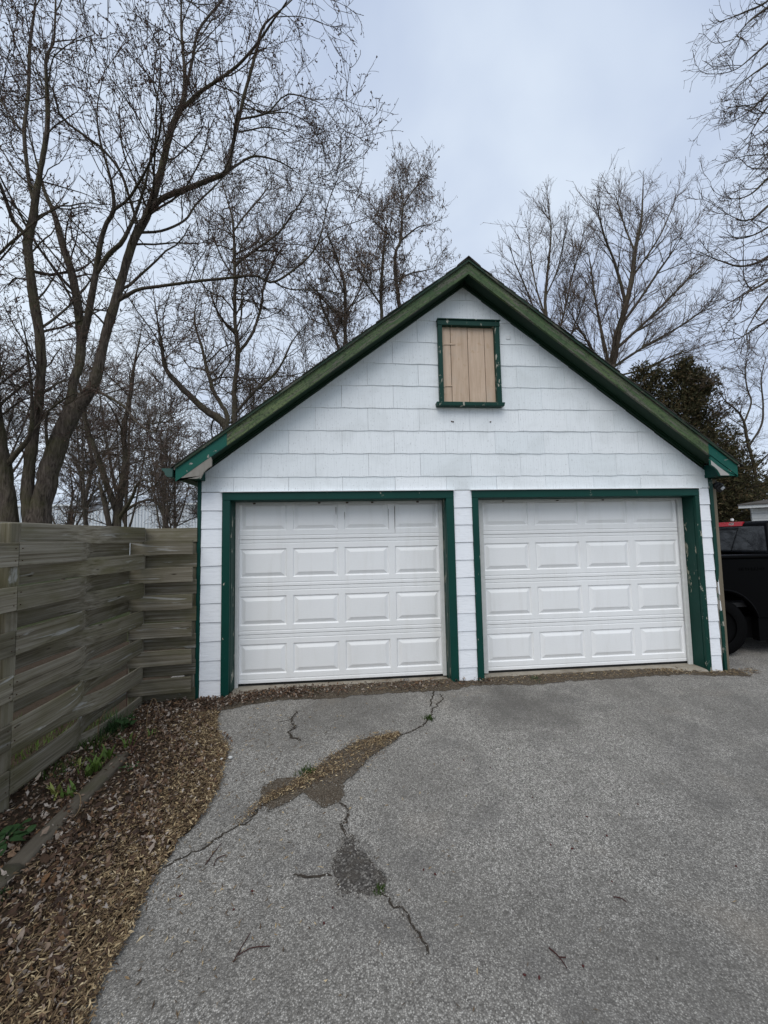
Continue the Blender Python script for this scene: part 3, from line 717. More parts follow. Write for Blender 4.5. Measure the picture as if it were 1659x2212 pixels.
struct(sheet('ground', np.linspace(-260, 260, 30), np.linspace(-120, 400, 30), lambda X, Y: -0.16 + 0 * X, 'lawn'))
_xs = np.r_[np.linspace(-0.97, 6.5, 76), np.linspace(6.8, 22, 20)]
_ys = np.r_[np.linspace(-9, -3.2, 20), np.linspace(-3.1, 0.4, 60), np.linspace(0.7, 16, 20)]
_ln = lumps(6, 3)
driveway = struct(sheet('driveway', _xs, _ys, lambda X, Y: gz(X, Y) + 0.004 * _ln(X, Y, 1.3), 'asphalt'))
def dz(x, y): return float(gz(x, y) + 0.004 * _ln(x, y, 1.3))
struct(sheet('yard_gap_shade', np.linspace(-14, -1.0, 12), np.linspace(-9, 3.0, 12), lambda X, Y: -0.135 + 0 * X, 'soil'))  # dark sheet added so the fence gaps read as shade
struct(sheet('yard_slab', np.linspace(-1.9, -1.03, 4), np.linspace(-3.2, -1.45, 6), lambda X, Y: -0.120 + 0 * X, 'pale_slab'))

EDGE = [(-0.005, -0.467), (0.118, -0.789), (0.274, -1.032), (0.307, -1.17), (0.32, -1.295), (0.366, -1.519), (0.362, -1.639), (0.359, -1.791), (0.336, -1.905), (0.298, -2.007), (0.32, -2.107), (0.306, -2.18), (0.312, -2.263), (0.325, -2.377), (0.355, -2.511), (0.36, -2.608), (0.353, -2.66), (0.368, -2.757), (0.39, -2.87)]
_ey = np.array([e[1] for e in EDGE][::-1]); _ex = np.array([e[0] for e in EDGE][::-1])
def edge_x(y):
    y = np.asarray(y, float)
    e = np.interp(y, _ey, _ex) - 0.05 * smoothstep(-1.8, -2.6, -np.abs(y)) * 0 - 0.045 * (1 - smoothstep(-2.6, -1.7, y))
    e = np.where(y < -2.87, 0.345 - 0.05 * (y + 2.87), e)
    return np.where(y > -0.467, -0.005 - 0.35 * smoothstep(-0.467, 0.1, y) * 0.4, e)
_bn = lumps(8, 11)
def bed():
    ys = np.r_[np.linspace(-7, -3.2, 30), np.linspace(-3.15, -0.02, 130)]
    k = 40
    V, Q = [], []
    for j, y in enumerate(ys):
        xe = float(edge_x(y)) + 0.055 * float(_bn(y, y * 1.7, 9)) + 0.03 * float(_bn(y, 3 - y, 30))
        for i in range(k):
            t = i / (k - 1)
            x = -0.98 + (xe + 0.98) * t
            h = 0.028 * (1 - t ** 3) + 0.012 * float(_bn(x, y, 6)) * (1 - t ** 4)
            V.append((x, y, dz(x, y) + 0.004 + max(h, 0.0) + (0.012 * (1 - t ** 6))))
    I = np.arange(len(ys) * k).reshape(len(ys), k)
    Q = np.stack([I[:-1, :-1], I[:-1, 1:], I[1:, 1:], I[1:, :-1]], -1).reshape(-1, 4)
    return struct(link('garden_soil', smoothed(mesh_np('garden_soil', V, Q, 4)), 'soil'))
bed()
def bed_z(x, y):
    xe = float(edge_x(y)); t = min(max((x + 0.98) / (xe + 0.98), 0), 1.02)
    return dz(x, y) + 0.004 + max(0.028 * (1 - min(t, 1) ** 3) + 0.012 * float(_bn(x, y, 6)) * (1 - min(t, 1) ** 4), 0) + 0.012 * (1 - min(t, 1) ** 6)

def rough_poly(pts, amp, seed, per=14):
    """Densify a closed outline with ragged noise."""
    r = np.random.default_rng(seed)
    p = np.array(pts); out = []
    for a, b in zip(p, np.roll(p, -1, 0)):
        n = np.array([-(b - a)[1], (b - a)[0]]); n = n / (np.linalg.norm(n) + 1e-9)
        for i in range(per):
            t = i / per
            q = a + (b - a) * t
            k = _bn(q[0] * 3, q[1] * 3, 14) * 1.6 + _bn(q[1] * 3, q[0] * 2, 40) * 0.8
            out.append(q + n * (r.normal(0, amp * 0.45) + amp * 1.5 * k))
    return out

def decal(name, pts, mat, lift, amp, seed, dome=0.004):
    o = rough_poly(pts, amp, seed)
    c = np.mean(o, 0)
    n = len(o)
    V = [(x, y, dz(x, y) + lift) for x, y in o]
    rings = [0.72, 0.4]
    for s in rings:
        V += [(c[0] + (x - c[0]) * s, c[1] + (y - c[1]) * s, dz(c[0] + (x - c[0]) * s, c[1] + (y - c[1]) * s) + lift + dome * (1 - s)) for x, y in o]
    V.append((c[0], c[1], dz(*c) + lift + dome))
    F = []
    for k in range(len(rings)):
        F += [(k * n + i, k * n + (i + 1) % n, (k + 1) * n + (i + 1) % n, (k + 1) * n + i) for i in range(n)]
    F += [(len(rings) * n + i, len(rings) * n + (i + 1) % n, len(V) - 1) for i in range(n)]
    o2 = part(name, V, F, mat, driveway)
    if mat != 'patch': return o2
    # broken asphalt lip standing a few millimetres round the hollow
    r = np.random.default_rng(seed + 9)
    V, F = [], []
    for i, (x, y) in enumerate(o):
        d = np.array([x, y]) - c; d = d / (np.linalg.norm(d) + 1e-9)
        h = r.uniform(0.003, 0.008)
        for k, (q, zz) in enumerate(((-0.004, 0.003), (0.001, h), (0.007, h * 0.7), (0.020, 0.0005))):
            px, py = x + d[0] * q, y + d[1] * q
            V.append((px, py, dz(px, py) + zz))
        for k in range(3):
            a, b = 4 * i + k, 4 * ((i + 1) % n) + k
            F.append((a, b, b + 1, a + 1))
    part('asphalt_lip', V, F, 'asphalt', driveway, smooth=True)
    return o2

PATCH1A = [(0.715, -1.725), (0.692, -1.557), (0.79, -1.49), (0.953, -1.482), (1.048, -1.438), (1.15, -1.44), (1.256, -1.597), (1.273, -1.697), (1.245, -1.785), (1.142, -1.817), (1.077, -1.744), (0.976, -1.663), (0.897, -1.746), (0.79, -1.798)]
PATCH1B = [(1.02, -1.45), (1.108, -1.328), (1.21, -1.213), (1.399, -1.062), (1.598, -1.026), (1.75, -1.022), (1.666, -1.131), (1.465, -1.309), (1.354, -1.474), (1.256, -1.6), (1.12, -1.56)]
PATCH2 = [(1.28, -2.075), (1.32, -2.069), (1.346, -2.106), (1.332, -2.154), (1.419, -2.227), (1.451, -2.318), (1.493, -2.39), (1.465, -2.438), (1.386, -2.454), (1.286, -2.443), (1.239, -2.389), (1.223, -2.293), (1.232, -2.206), (1.268, -2.147)]
decal('dirt_patch', PATCH1A, 'dirt', 0.005, 0.008, 1)
decal('dirt_patch', PATCH1B, 'dirt', 0.008, 0.006, 2, 0.012)
decal('worn_patch', PATCH2, 'patch', 0.005, 0.007, 3, 0.001)

def crack(pts, w, mat='crack', seed=0, name='crack'):
    r = np.random.default_rng(seed + 50)
    p = np.array(pts); L = []
    for a, b in zip(p[:-1], p[1:]):
        k = max(3, int(np.linalg.norm(b - a) / 0.018))
        n = np.array([-(b - a)[1], (b - a)[0]]) / (np.linalg.norm(b - a) + 1e-9)
        for i in range(k): L.append(a + (b - a) * i / k + n * (r.normal(0, w * 0.28) + w * 0.9 * _bn(*((a + (b - a) * i / k) * 6), 9)))
    L.append(p[-1]); L = np.array(L)
    V, F = [], []
    for i, q in enumerate(L):
        d = L[min(i + 1, len(L) - 1)] - L[max(i - 1, 0)]; n = np.array([-d[1], d[0]]) / (np.linalg.norm(d) + 1e-9)
        ww = w * (0.75 + 0.6 * _bn(q[0] * 5, q[1] * 5, 11)) * r.uniform(0.45, 1.2) * (0.25 if i in (0, len(L) - 1) else 1)
        for s in (-1, 1):
            x, y = q + n * s * ww * 0.5
            V.append((x, y, dz(x, y) + 0.0045))
        if i: F.append((2 * i - 2, 2 * i - 1, 2 * i + 1, 2 * i))
    o = part(name, V, F, mat, driveway)
    V, F = [], []
    for s in (-1, 1):
        b0 = len(V)
        for i, q in enumerate(L):
            d = L[min(i + 1, len(L) - 1)] - L[max(i - 1, 0)]; n = np.array([-d[1], d[0]]) / (np.linalg.norm(d) + 1e-9)
            h = r.uniform(0.002, 0.0055) * (0.2 if i in (0, len(L) - 1) else 1)
            for k, (t, zz) in enumerate(((w * 0.42, 0.002), (w * 0.52, h + 0.002), (w * 0.52 + 0.005, h), (w * 0.52 + 0.018, 0.0003))):
                x, y = q + n * s * t
                V.append((x, y, dz(x, y) + zz))
            if i:
                for k in range(3):
                    a = b0 + 4 * (i - 1) + k; F.append((a, a + 4, a + 5, a + 1) if s < 0 else (a, a + 1, a + 5, a + 4))
    part('asphalt_lip', V, F, 'asphalt', driveway, smooth=True)
    return o
crack([(0.32, -2.175), (0.391, -2.13), (0.467, -2.075), (0.545, -2.007), (0.623, -1.919), (0.692, -1.869), (0.74, -1.771)], 0.019, seed=1)
crack([(1.737, -1.028), (1.844, -0.986), (1.939, -0.917), (2.022, -0.815), (2.103, -0.639), (2.176, -0.517), (2.261, -0.42), (2.254, -0.282)], 0.020, seed=2)
crack([(2.097, -0.558), (2.169, -0.329), (2.23, -0.12)], 0.018, seed=3)
crack([(1.238, -1.776), (1.284, -1.833), (1.297, -1.897), (1.264, -1.971), (1.279, -2.047), (1.32, -2.103)], 0.024, seed=4)
crack([(1.459, -2.43), (1.49, -2.489), (1.502, -2.525), (1.543, -2.541), (1.58, -2.588), (1.602, -2.642), (1.623, -2.693), (1.633, -2.744)], 0.014, seed=5)
crack([(0.79, -0.491), (0.758, -0.629), (0.777, -0.703), (0.826, -0.811), (0.762, -0.868), (0.801, -0.966), (0.893, -1.014)], 0.030, seed=6)
crack([(0.768, -0.64), (0.7, -0.667), (0.642, -0.695)], 0.016, seed=7)
crack([(1.016, -2.301), (1.058, -2.298), (1.112, -2.325), (1.178, -2.324), (1.229, -2.327)], 0.020, seed=8)

# dirt that has gathered along the foot of the doors
def foot_strip(name, xs, front, back, seed):
    r = np.random.default_rng(seed)
    V, F = [], []
    k = 6
    for i, x in enumerate(xs):
        f = front(x) + r.normal(0, 0.012)
        for j in range(k):
            t = j / (k - 1); y = f + (back - f) * t
            V.append((x + r.normal(0, 0.004), y, dz(x, y) + 0.004 + 0.018 * math.sin(t * 1.7) + (r.normal(0, 0.004) if 0 < j else 0)))
        if i:
            for j in range(k - 1):
                a = (i - 1) * k + j; F.append((a, a + k, a + k + 1, a + 1))
    return part(name, V, F, 'dirt', driveway, smooth=True)
_fn = lumps(5, 21)
def foot_front(x):
    base = float(np.interp(x, [-0.4, 0.1, 0.5, 1.0, 1.5, 2.0, 2.3, 2.6, 3.0, 3.3, 3.8, 4.5, 5.2, 5.6, 6.1, 6.3], [-0.42, -0.30, -0.20, -0.25, -0.20, -0.20, -0.24, -0.14, -0.12, -0.20, -0.12, -0.13, -0.10, -0.13, -0.12, -0.06]))
    return base + 0.03 * float(_fn(x, 0, 7))
foot_strip('foot_dirt', np.linspace(-0.36, 6.05, 190), foot_front, 0.06, 5)

# ------------------------------------------------------------------ garage
GX0, GX1, GD = -0.321, 5.808, 6.1
APX, APZ, SL = 2.744, 4.895, 0.748          # roof ridge and slope
garage = thing('garage', 'white shingled double garage with green trim and a steep gable roof', 'garage', (2.744, 0.0, -0.06))

def roof_z(x): return APZ - SL * abs(x - APX)

def clip(poly, a, b, c):
    """keep a*x + b*z <= c"""
    out = []
    for (x1, z1), (x2, z2) in zip(poly, poly[1:] + poly[:1]):
        d1, d2 = a * x1 + b * z1 - c, a * x2 + b * z2 - c
        if d1 <= 0: out.append((x1, z1))
        if (d1 < 0 < d2) or (d2 < 0 < d1):
            t = d1 / (d1 - d2); out.append((x1 + (x2 - x1) * t, z1 + (z2 - z1) * t))
    return out

HX0, HX1, HZ0, HZ1 = 2.405, 3.165, 3.222, 4.238   # hatch frame outline
ROW = 0.2715
def shingles():
    r = np.random.default_rng(4)
    rows = [(2.19, 2.353, 0.027)] + [(2.353 + ROW * k, 2.353 + ROW * (k + 1), 0.332 if k % 2 == 0 else 0.027) for k in range(9)]
    for ri, (z0, z1, xo) in enumerate(rows):
        n0 = math.floor((GX0 - xo) / 0.61)
        for i in range(n0, n0 + 13):
            xa = xo + 0.61 * i + 0.0010 + abs(r.normal(0, 0.0008)); xb = xo + 0.61 * (i + 1) - 0.0010
            xa2, xb2 = max(xa, GX0 + 0.002), min(xb, GX1 - 0.002)
            if xb2 - xa2 < 0.03: continue
            zd = r.normal(0, 0.0014)
            ph = r.uniform(0, 6.28)
            ns = 9
            bot = []
            for s in range(ns):
                x = xa2 + (xb2 - xa2) * s / (ns - 1)
                u = (x - xo) / 0.61
                wv = 0.0030 * math.sin(u * 2 * math.pi * 2.0 + 0.6) + 0.0012 * math.sin(u * 25 + ph)
                bot.append((x, (z0 if ri == 0 else z0 + zd + wv)))
            poly0 = bot + [(xb2, z1 + 0.015), (xa2, z1 + 0.015)]
            top = 4.70
            for s in (-1, 1):
                # z <= top - SLs*|x-APX|
                poly0 = clip(poly0, s * 0.757, 1.0, top + s * 0.757 * APX)
                if len(poly0) < 3: break
            if len(poly0) < 3: continue
            pieces = [poly0]
            if xb2 > HX0 and xa2 < HX1 and z1 > HZ0 and z0 < HZ1:
                pieces = [clip(poly0, 1, 0, HX0 + 0.01), clip(poly0, -1, 0, -(HX1 - 0.01))]
                mid = clip(clip(poly0, -1, 0, -(HX0 + 0.01)), 1, 0, HX1 - 0.01)
                if len(mid) >= 3:
                    pieces += [clip(mid, 0, 1, HZ0 + 0.004), clip(mid, 0, -1, -(HZ1 - 0.01))]
            V, F = [], []
            proud = r.normal(0, 0.0006)
            for pl in pieces:
                if len(pl) < 3: continue
                zs = [z for _, z in pl]
                if max(zs) - min(zs) < 0.006: continue
                b = len(V); n = len(pl)
                for x, z in pl:
                    t = (z - z0) / (z1 - z0)
                    V.append((x, -0.009 + proud + 0.008 * min(max(t, 0), 1.1), z))
                for x, z in pl: V.append((x, 0.010, z))
                F.append(tuple(range(b, b + n)))
                F += [(b + q, b + n + q, b + n + (q + 1) % n, b + (q + 1) % n) for q in range(n)]
            if V: part('shingle', V, F, 'shingle', garage)
shingles()

def strips():
    r = np.random.default_rng(9)
    H = 0.2045
    for xa, xb, zb in ((GX0 + 0.003, -0.092, -0.065), (2.545, 2.763, -0.03), (5.657, GX1 - 0.003, -0.075)):
        z = 2.186
        while z > zb + 0.01:
            z0 = max(z - H, zb)
            d = r.normal(0, 0.0016)
            a0, a1 = r.normal(0, 0.0015, 2)
            V = [(xa, -0.013 + d, z0 + a0), (xb, -0.013 + d, z0 + a1), (xb, -0.004 + d, z - 0.0035), (xa, -0.004 + d, z - 0.0035),
                 (xa, 0.011, z0 + a0), (xb, 0.011, z0 + a1), (xb, 0.011, z - 0.0035), (xa, 0.011, z - 0.0035)]
            F = [(0, 1, 2, 3), (4, 7, 6, 5), (0, 4, 5, 1), (1, 5, 6, 2), (2, 6, 7, 3), (3, 7, 4, 0)]
            part('siding_strip', V, F, 'strip', garage)
            z -= H
strips()

# sheathing and side walls behind the cladding
prism_y('gable_sheathing', [(GX0 + 0.02, 2.10), (GX1 - 0.02, 2.10), (GX1 - 0.02, 2.50), (APX, 4.76), (GX0 + 0.02, 2.50)], 0.012, 0.055, 'clap_grey', garage)
for a, b in ((GX0 + 0.02, -0.03), (2.46, 2.84), (5.60, GX1 - 0.02)):
    box('wall_stud', a, b, 0.012, 0.11, -0.08, 2.09, 'dark_inside', garage)
for x0, x1 in ((GX0 + 0.004, GX0 + 0.09), (GX1 - 0.09, GX1 - 0.004)):
    box('side_wall', x0, x1, 0.12, GD, -0.09, 2.42, 'strip', garage)
prism_y('back_wall', [(GX0 + 0.1, -0.09), (GX1 - 0.1, -0.09), (GX1 - 0.1, 2.50), (APX, 4.74), (GX0 + 0.1, 2.50)], GD - 0.09, GD - 0.01, 'strip', garage)

# corner boards
box('corner_board', GX0 - 0.037, GX0, -0.022, 0.10, -0.075, 2.31, 'green', garage, bev=0.003)
# right-hand one is broken: upper run, a bare splintered middle, lower run
cb = thing  # (alias kept short below)
V = [(5.808, -0.02, 2.30), (5.852, -0.02, 2.30), (5.852, -0.02, 1.22), (5.838, -0.02, 1.08), (5.822, -0.02, 1.0), (5.808, -0.02, 1.06)]
def slab_y(name, outline, y0, y1, mat, parent):
    return prism_y(name, outline, y0, y1, mat, parent)
slab_y('corner_board', [(5.809, 2.30), (5.852, 2.30), (5.852, 1.22), (5.843, 1.10), (5.828, 1.02), (5.809, 1.05)], -0.020, 0.03, 'green_worn', garage)
slab_y('corner_board', [(5.822, 0.66), (5.858, 0.68), (5.866, 0.55), (5.866, -0.075), (5.832, -0.075), (5.828, 0.30)], -0.018, 0.03, 'green_worn', garage)
slab_y('corner_backing', [(5.809, 1.06), (5.845, 1.10), (5.851, 0.70), (5.826, 0.68), (5.826, 0.2), (5.809, 0.0)], -0.006, 0.03, 'bare', garage)
slab_y('paint_flake', [(5.826, 1.10), (5.840, 1.14), (5.846, 0.86), (5.834, 0.88)], -0.013, -0.0065, 'white_trim', garage)
slab_y('paint_flake', [(5.838, 0.80), (5.846, 0.78), (5.853, 0.64), (5.841, 0.62)], -0.014, -0.0065, 'white_trim', garage)
box('corner_post', 5.872, 5.955, 0.035, 0.125, -0.09, 2.32, 'postwood', garage, bev=0.006)

# roof ------------------------------------------------------------
RY0, RY1 = -0.26, GD + 0.22
def slope_slab(name, side, t0, t1, y0, y1, mat, parent, x_in=APX, x_out=None, zoff=0.0):
    """Slab parallel to one roof plane between vertical offsets t0 > t1 below the plane."""
    xo = x_out if x_out is not None else (-0.515 if side < 0 else 5.985)
    pl = [(x_in, APZ - SL * abs(x_in - APX) - t0), (xo, roof_z(xo) - t0), (xo, roof_z(xo) - t1), (x_in, APZ - SL * abs(x_in - APX) - t1)]
    return prism_y(name, pl, y0, y1, mat, parent)
roof = slope_slab('roof', -1, 0.030, 0.062, RY0 + 0.01, RY1, 'bare', garage, x_in=APX - 0.002)
slope_slab('roof_deck', 1, 0.030, 0.062, RY0 + 0.01, RY1, 'bare', garage, x_in=APX + 0.002)
def courses():
    r = np.random.default_rng(12)
    for side in (-1, 1):
        run = 3.28
        n = 24
        for k in range(n):
            d0 = run * k / n - 0.03; d1 = run * (k + 1) / n + 0.004
            d0 = max(d0, 0.0)
            xa, xb = APX + side * d0, APX + side * d1
            za, zb = APZ - SL * d0, APZ - SL * d1
            y0 = RY0 - 0.012 + r.normal(0, 0.004)
            th = 0.016
            V = [(xa, y0, za - 0.026), (xb, y0, zb - 0.012 + r.normal(0, .0015)), (xb, y0, zb - 0.012 - th), (xa, y0, za - 0.029),
                 (xa, RY1 + 0.01, za - 0.026), (xb, RY1 + 0.01, zb - 0.012), (xb, RY1 + 0.01, zb - 0.012 - th), (xa, RY1 + 0.01, za - 0.029)]
            F = [(0, 1, 2, 3), (4, 7, 6, 5), (0, 4, 5, 1), (1, 5, 6, 2), (2, 6, 7, 3), (3, 7, 4, 0)]
            o = part('roof_shingle_course', V, F, 'roof', roof)
            fixn(o.data)
courses()
prism_y('ridge_cap', [(APX - 0.13, APZ - 0.13 * SL - 0.010), (APX, APZ + 0.004), (APX + 0.13, APZ - 0.13 * SL - 0.010), (APX + 0.13, APZ - 0.13 * SL - 0.022), (APX, APZ - 0.01), (APX - 0.13, APZ - 0.13 * SL - 0.022)], RY0 - 0.014, RY1, 'roof', roof)

# barge boards: a narrow upper moulding and the wide board below, in two lengths each
YF = -0.245
def barge(side, d0, d1, t0, t1, y0, y1, mat, name):
    xa, xb = APX + side * d0, APX + side * d1
    pl = [(xa, APZ - SL * d0 - t0), (xb, APZ - SL * d1 - t0), (xb, APZ - SL * d1 - t1), (xa, APZ - SL * d0 - t1)]
    return prism_y(name, pl, y0, y1, mat, garage)
for side in (-1, 1):
    tip = 3.24 if side < 0 else 3.215
    cut = 2.72 if side < 0 else 2.86
    barge(side, 0.0, tip, 0.030, 0.062, YF - 0.020, YF + 0.015, 'rake', 'rake_moulding')
    barge(side, 0.0, cut, 0.0625, 0.198, YF, YF + 0.026, 'fascia', 'barge_board')
    barge(side, cut, tip, 0.0625, 0.198 if side < 0 else 0.190, YF - 0.002, YF + 0.024, 'green_bright', 'barge_board')
    # shaped return at the foot of the board
    xt = APX + side * tip
    zb = 2.303
    def Q(x, z): return (APX + side * x, z)
    xin = APX - (-0.225)            # distance from ridge of the inner lower corner
    pts = [Q(tip - 0.001, roof_z(xt) - 0.199), Q(tip - 0.001, zb), Q(2.985, zb), Q(2.975, 2.335), Q(2.955, 2.372), Q(2.92, 2.408), Q(2.875, 2.438), Q(2.874, 2.505), Q(2.885, APZ - SL * 2.885 - 0.199)]
    prism_y('eave_return', pts, YF + 0.001, YF + 0.022, 'bare' if side < 0 else 'green_bright', garage)
    if side > 0:
        prism_y('return_bare_patch', [Q(2.987, zb + 0.004), Q(2.977, 2.333), Q(2.957, 2.369), Q(2.922, 2.405), Q(2.878, 2.436), Q(2.878, 2.49), Q(2.96, 2.42), Q(3.10, 2.318), Q(3.10, zb + 0.004)], YF - 0.003, YF, 'bare_pale', garage)
    # soffit, frieze on the wall, block behind the return
    barge(side, 0.0, 3.0, 0.150, 0.166, YF + 0.027, 0.012, 'green_soffit', 'soffit_board')
    barge(side, 0.0, 2.99, 0.1665, 0.206, -0.034, 0.011, 'green_soffit', 'frieze_board')
    barge(side, 0.0, 2.99, 0.1665, 0.182, -0.052, -0.0345, 'green_soffit', 'frieze_moulding')
    xw = GX0 if side < 0 else GX1
    x_tip = APX + side * 3.22
    a, b = sorted((xw - side * 0.04, xw + side * 0.055))
    box('eave_block', a, b, YF + 0.023, 0.03, 2.312, 2.47, 'green', garage, bev=0.004)
    a, b = sorted((xw + side * 0.06, x_tip))
    box('eave_soffit', a, b, YF + 0.023, GD, 2.306, 2.322, 'green_soffit', garage)
    a, b = sorted((x_tip, x_tip + side * 0.018))
    box('eave_board', a, b, YF + 0.027, GD, 2.306, 2.43, 'green_soffit', garage)

# gutter along the left eave: thin K-style trough with an end cap
def gutter():
    prof = [(-0.522, 2.412), (-0.524, 2.322), (-0.575, 2.322), (-0.598, 2.345), (-0.604, 2.372), (-0.632, 2.398), (-0.634, 2.412)]
    inn = [(-0.528, 2.412), (-0.530, 2.328), (-0.572, 2.328), (-0.592, 2.348), (-0.598, 2.375), (-0.626, 2.400), (-0.628, 2.412)]
    y0, y1 = YF - 0.012, GD
    n = len(prof)
    V = [(x, y, z) for y in (y0, y1) for x, z in prof] + [(x, y, z) for y in (y0, y1) for x, z in inn]
    F = []
    for i in range(n - 1):
        F.append((i, i + 1, n + i + 1, n + i)); F.append((2 * n + i, 3 * n + i, 3 * n + i + 1, 2 * n + i + 1))
    F += [(0, n, 3 * n, 2 * n), (n - 1, 3 * n - 1, 4 * n - 1, 2 * n - 1)]
    F += [tuple(range(n)), tuple(range(n, 2 * n))]
    part('gutter', V, F, 'gutter_green', garage)
gutter()

# gable hatch ------------------------------------------------------
hatch = part('hatch', boxv(HX0 + 0.02, HX1 - 0.02, 0.006, 0.0112, HZ0 + 0.01, HZ1 - 0.01), BOXF, 'dark_inside', garage)
ix0, ix1, iz0, iz1 = HX0 + 0.050, HX1 - 0.058, HZ0 + 0.012, HZ1 - 0.062
xs = [ix0 + (ix1 - ix0) * t for t in (0, 0.173, 0.498, 0.817, 1.0)]
for a, b in zip(xs[:-1], xs[1:]):
    box('plank', a + 0.003, b - 0.003, -0.012, 0.005, iz0, iz1 + 0.02, 'hatch', hatch, bev=0.003)
box('frame_side', HX0, HX0 + 0.052, -0.060, 0.011, HZ0 + 0.004, HZ1 - 0.064, 'green_worn', hatch, bev=0.003)
box('frame_side', HX1 - 0.060, HX1, -0.060, 0.011, HZ0 + 0.004, HZ1 - 0.064, 'green_worn', hatch, bev=0.003)
box('frame_head', HX0 - 0.004, HX1 + 0.004, -0.064, 0.011, HZ1 - 0.063, HZ1, 'green_worn', hatch, bev=0.003)
box('head_cap', HX0 - 0.008, HX1 + 0.010, -0.078, 0.0, HZ1 + 0.001, HZ1 + 0.014, 'green_worn', hatch, bev=0.002)
prism_y('sill', [(HX0 - 0.045, HZ0 + 0.003), (HX1 + 0.022, HZ0 + 0.003), (HX1 + 0.012, HZ0 - 0.042), (HX0 - 0.038, HZ0 - 0.042)], -0.092, 0.011, 'green_worn', hatch, bev=0.003)
hz = iz0 + (iz1 - iz0) * 0.775
prism_y('hinge', [(ix0 - 0.004, hz - 0.024), (ix0 + 0.022, hz - 0.024), (ix0 + 0.03, hz - 0.012), (ix0 + 0.17, hz - 0.009), (ix0 + 0.17, hz + 0.008), (ix0 + 0.03, hz + 0.010), (ix0 + 0.022, hz + 0.024), (ix0 - 0.004, hz + 0.024)], -0.020, -0.0125, 'hatch', hatch)
hz = iz0 + (iz1 - iz0) * 0.225
prism_y('hinge', [(ix0 - 0.004, hz - 0.020), (ix0 + 0.022, hz - 0.020), (ix0 + 0.03, hz - 0.010), (ix0 + 0.115, hz - 0.007), (ix0 + 0.115, hz + 0.004), (ix0 + 0.03, hz + 0.008), (ix0 + 0.022, hz + 0.020), (ix0 - 0.004, hz + 0.020)], -0.020, -0.0125, 'hatch', hatch)
# little square cover plate right of the hatch, two old nail holes below it
box('cover_plate', 3.262, 3.318, -0.016, 0.0, 4.042, 4.098, 'white_trim', garage, bev=0.004)
for x, z in ((2.552, 3.012), (2.570, 3.008), (3.028, 3.010)):
    box('rusty_nail', x - 0.007, x + 0.007, -0.016, -0.003, z - 0.006, z + 0.007, 'rust', garage, bev=0.002)

# garage doors -----------------------------------------------------
SH = 0.548
def make_section_mesh(W, m, pw, gap, pz0, pz1, H):
    """Flat face with 4 rectangular openings, horizontal ribs near top and bottom."""
    low = [(0.0, 0.010), (0.005, 0.0), (0.034, 0.0), (0.038, 0.006), (0.046, 0.006), (0.050, 0.0), (pz0, 0.0)]
    up = [(pz1, 0.0)] + [(H - z, y) for z, y in reversed(low[:-1])]
    V, F = [], []
    def strip(prof, x0, x1):
        b = len(V)
        for z, y in prof: V.extend([(x0, y, z), (x1, y, z)])
        for i in range(len(prof) - 1): F.append((b + 2 * i, b + 2 * i + 1, b + 2 * i + 3, b + 2 * i + 2))
    strip(low, 0, W); strip(up, 0, W)
    e = [0.0]
    for i in range(4): e += [m + i * (pw + gap), m + i * (pw + gap) + pw]
    e.append(W)
    for i in range(0, len(e), 2): strip([(pz0, 0.0), (pz1, 0.0)], e[i], e[i + 1])
    b = len(V)                       # backing
    V.extend([(0, 0.045, 0), (W, 0.045, 0), (W, 0.045, H), (0, 0.045, H)])
    F.append((b, b + 3, b + 2, b + 1))
    me = bpy.data.meshes.new('section'); me.from_pydata(V, [], F); me.update()
    return me
def make_panel_mesh(w, h):
    rings = [(0, 0.0), (0.004, 0.003), (0.011, 0.013), (0.017, 0.013), (0.058, -0.004), (0.061, -0.004)]
    V, F = [], []
    for d, y in rings:
        dx = d * 1.12
        V += [(dx, y, d), (w - dx, y, d), (w - dx, y, h - d), (dx, y, h - d)]
    for k in range(len(rings) - 1):
        for i in range(4):
            F.append((4 * k + i, 4 * k + (i + 1) % 4, 4 * k + 4 + (i + 1) % 4, 4 * k + 4 + i))
    b = 4 * (len(rings) - 1)
    F.append((b, b + 1, b + 2, b + 3))
    me = bpy.data.meshes.new('panel'); me.from_pydata(V, [], F); me.update()
    return me
def make_door(x0, W, zb, label):
    y = 0.205
    d = part('garage_door', boxv(x0 + 0.01, x0 + W - 0.01, y + 0.046, y + 0.06, zb, zb + 4 * SH), BOXF, 'door', garage)
    d['label'] = label
    m, gap = 0.045 * W / 2.44, 0.072 * W / 2.44
    pw = (W - 2 * m - 3 * gap) / 4
    pz0, pz1 = 0.104, 0.440
    sm = make_section_mesh(W, m, pw, gap, pz0, pz1, SH - 0.003)
    pm = make_panel_mesh(pw, pz1 - pz0)
    off = woff(d)
    for k in range(4):
        link('section', sm, 'door', d, Vector((x0, y, zb + k * SH)) - off)
        for i in range(4):
            link('panel', pm, 'door', d, Vector((x0 + m + i * (pw + gap), y, zb + k * SH + pz0)) - off)
    box('bottom_seal', x0 + 0.004, x0 + W - 0.004, y + 0.006, y + 0.04, zb - 0.024, zb - 0.001, 'rubber', d)
    return d
door1 = make_door(0.0, 2.44, 0.004, 'white steel garage door with a rust streak from its top edge')
door2 = make_door(2.918, 2.655, 0.012, 'wider white steel garage door with a clean face')
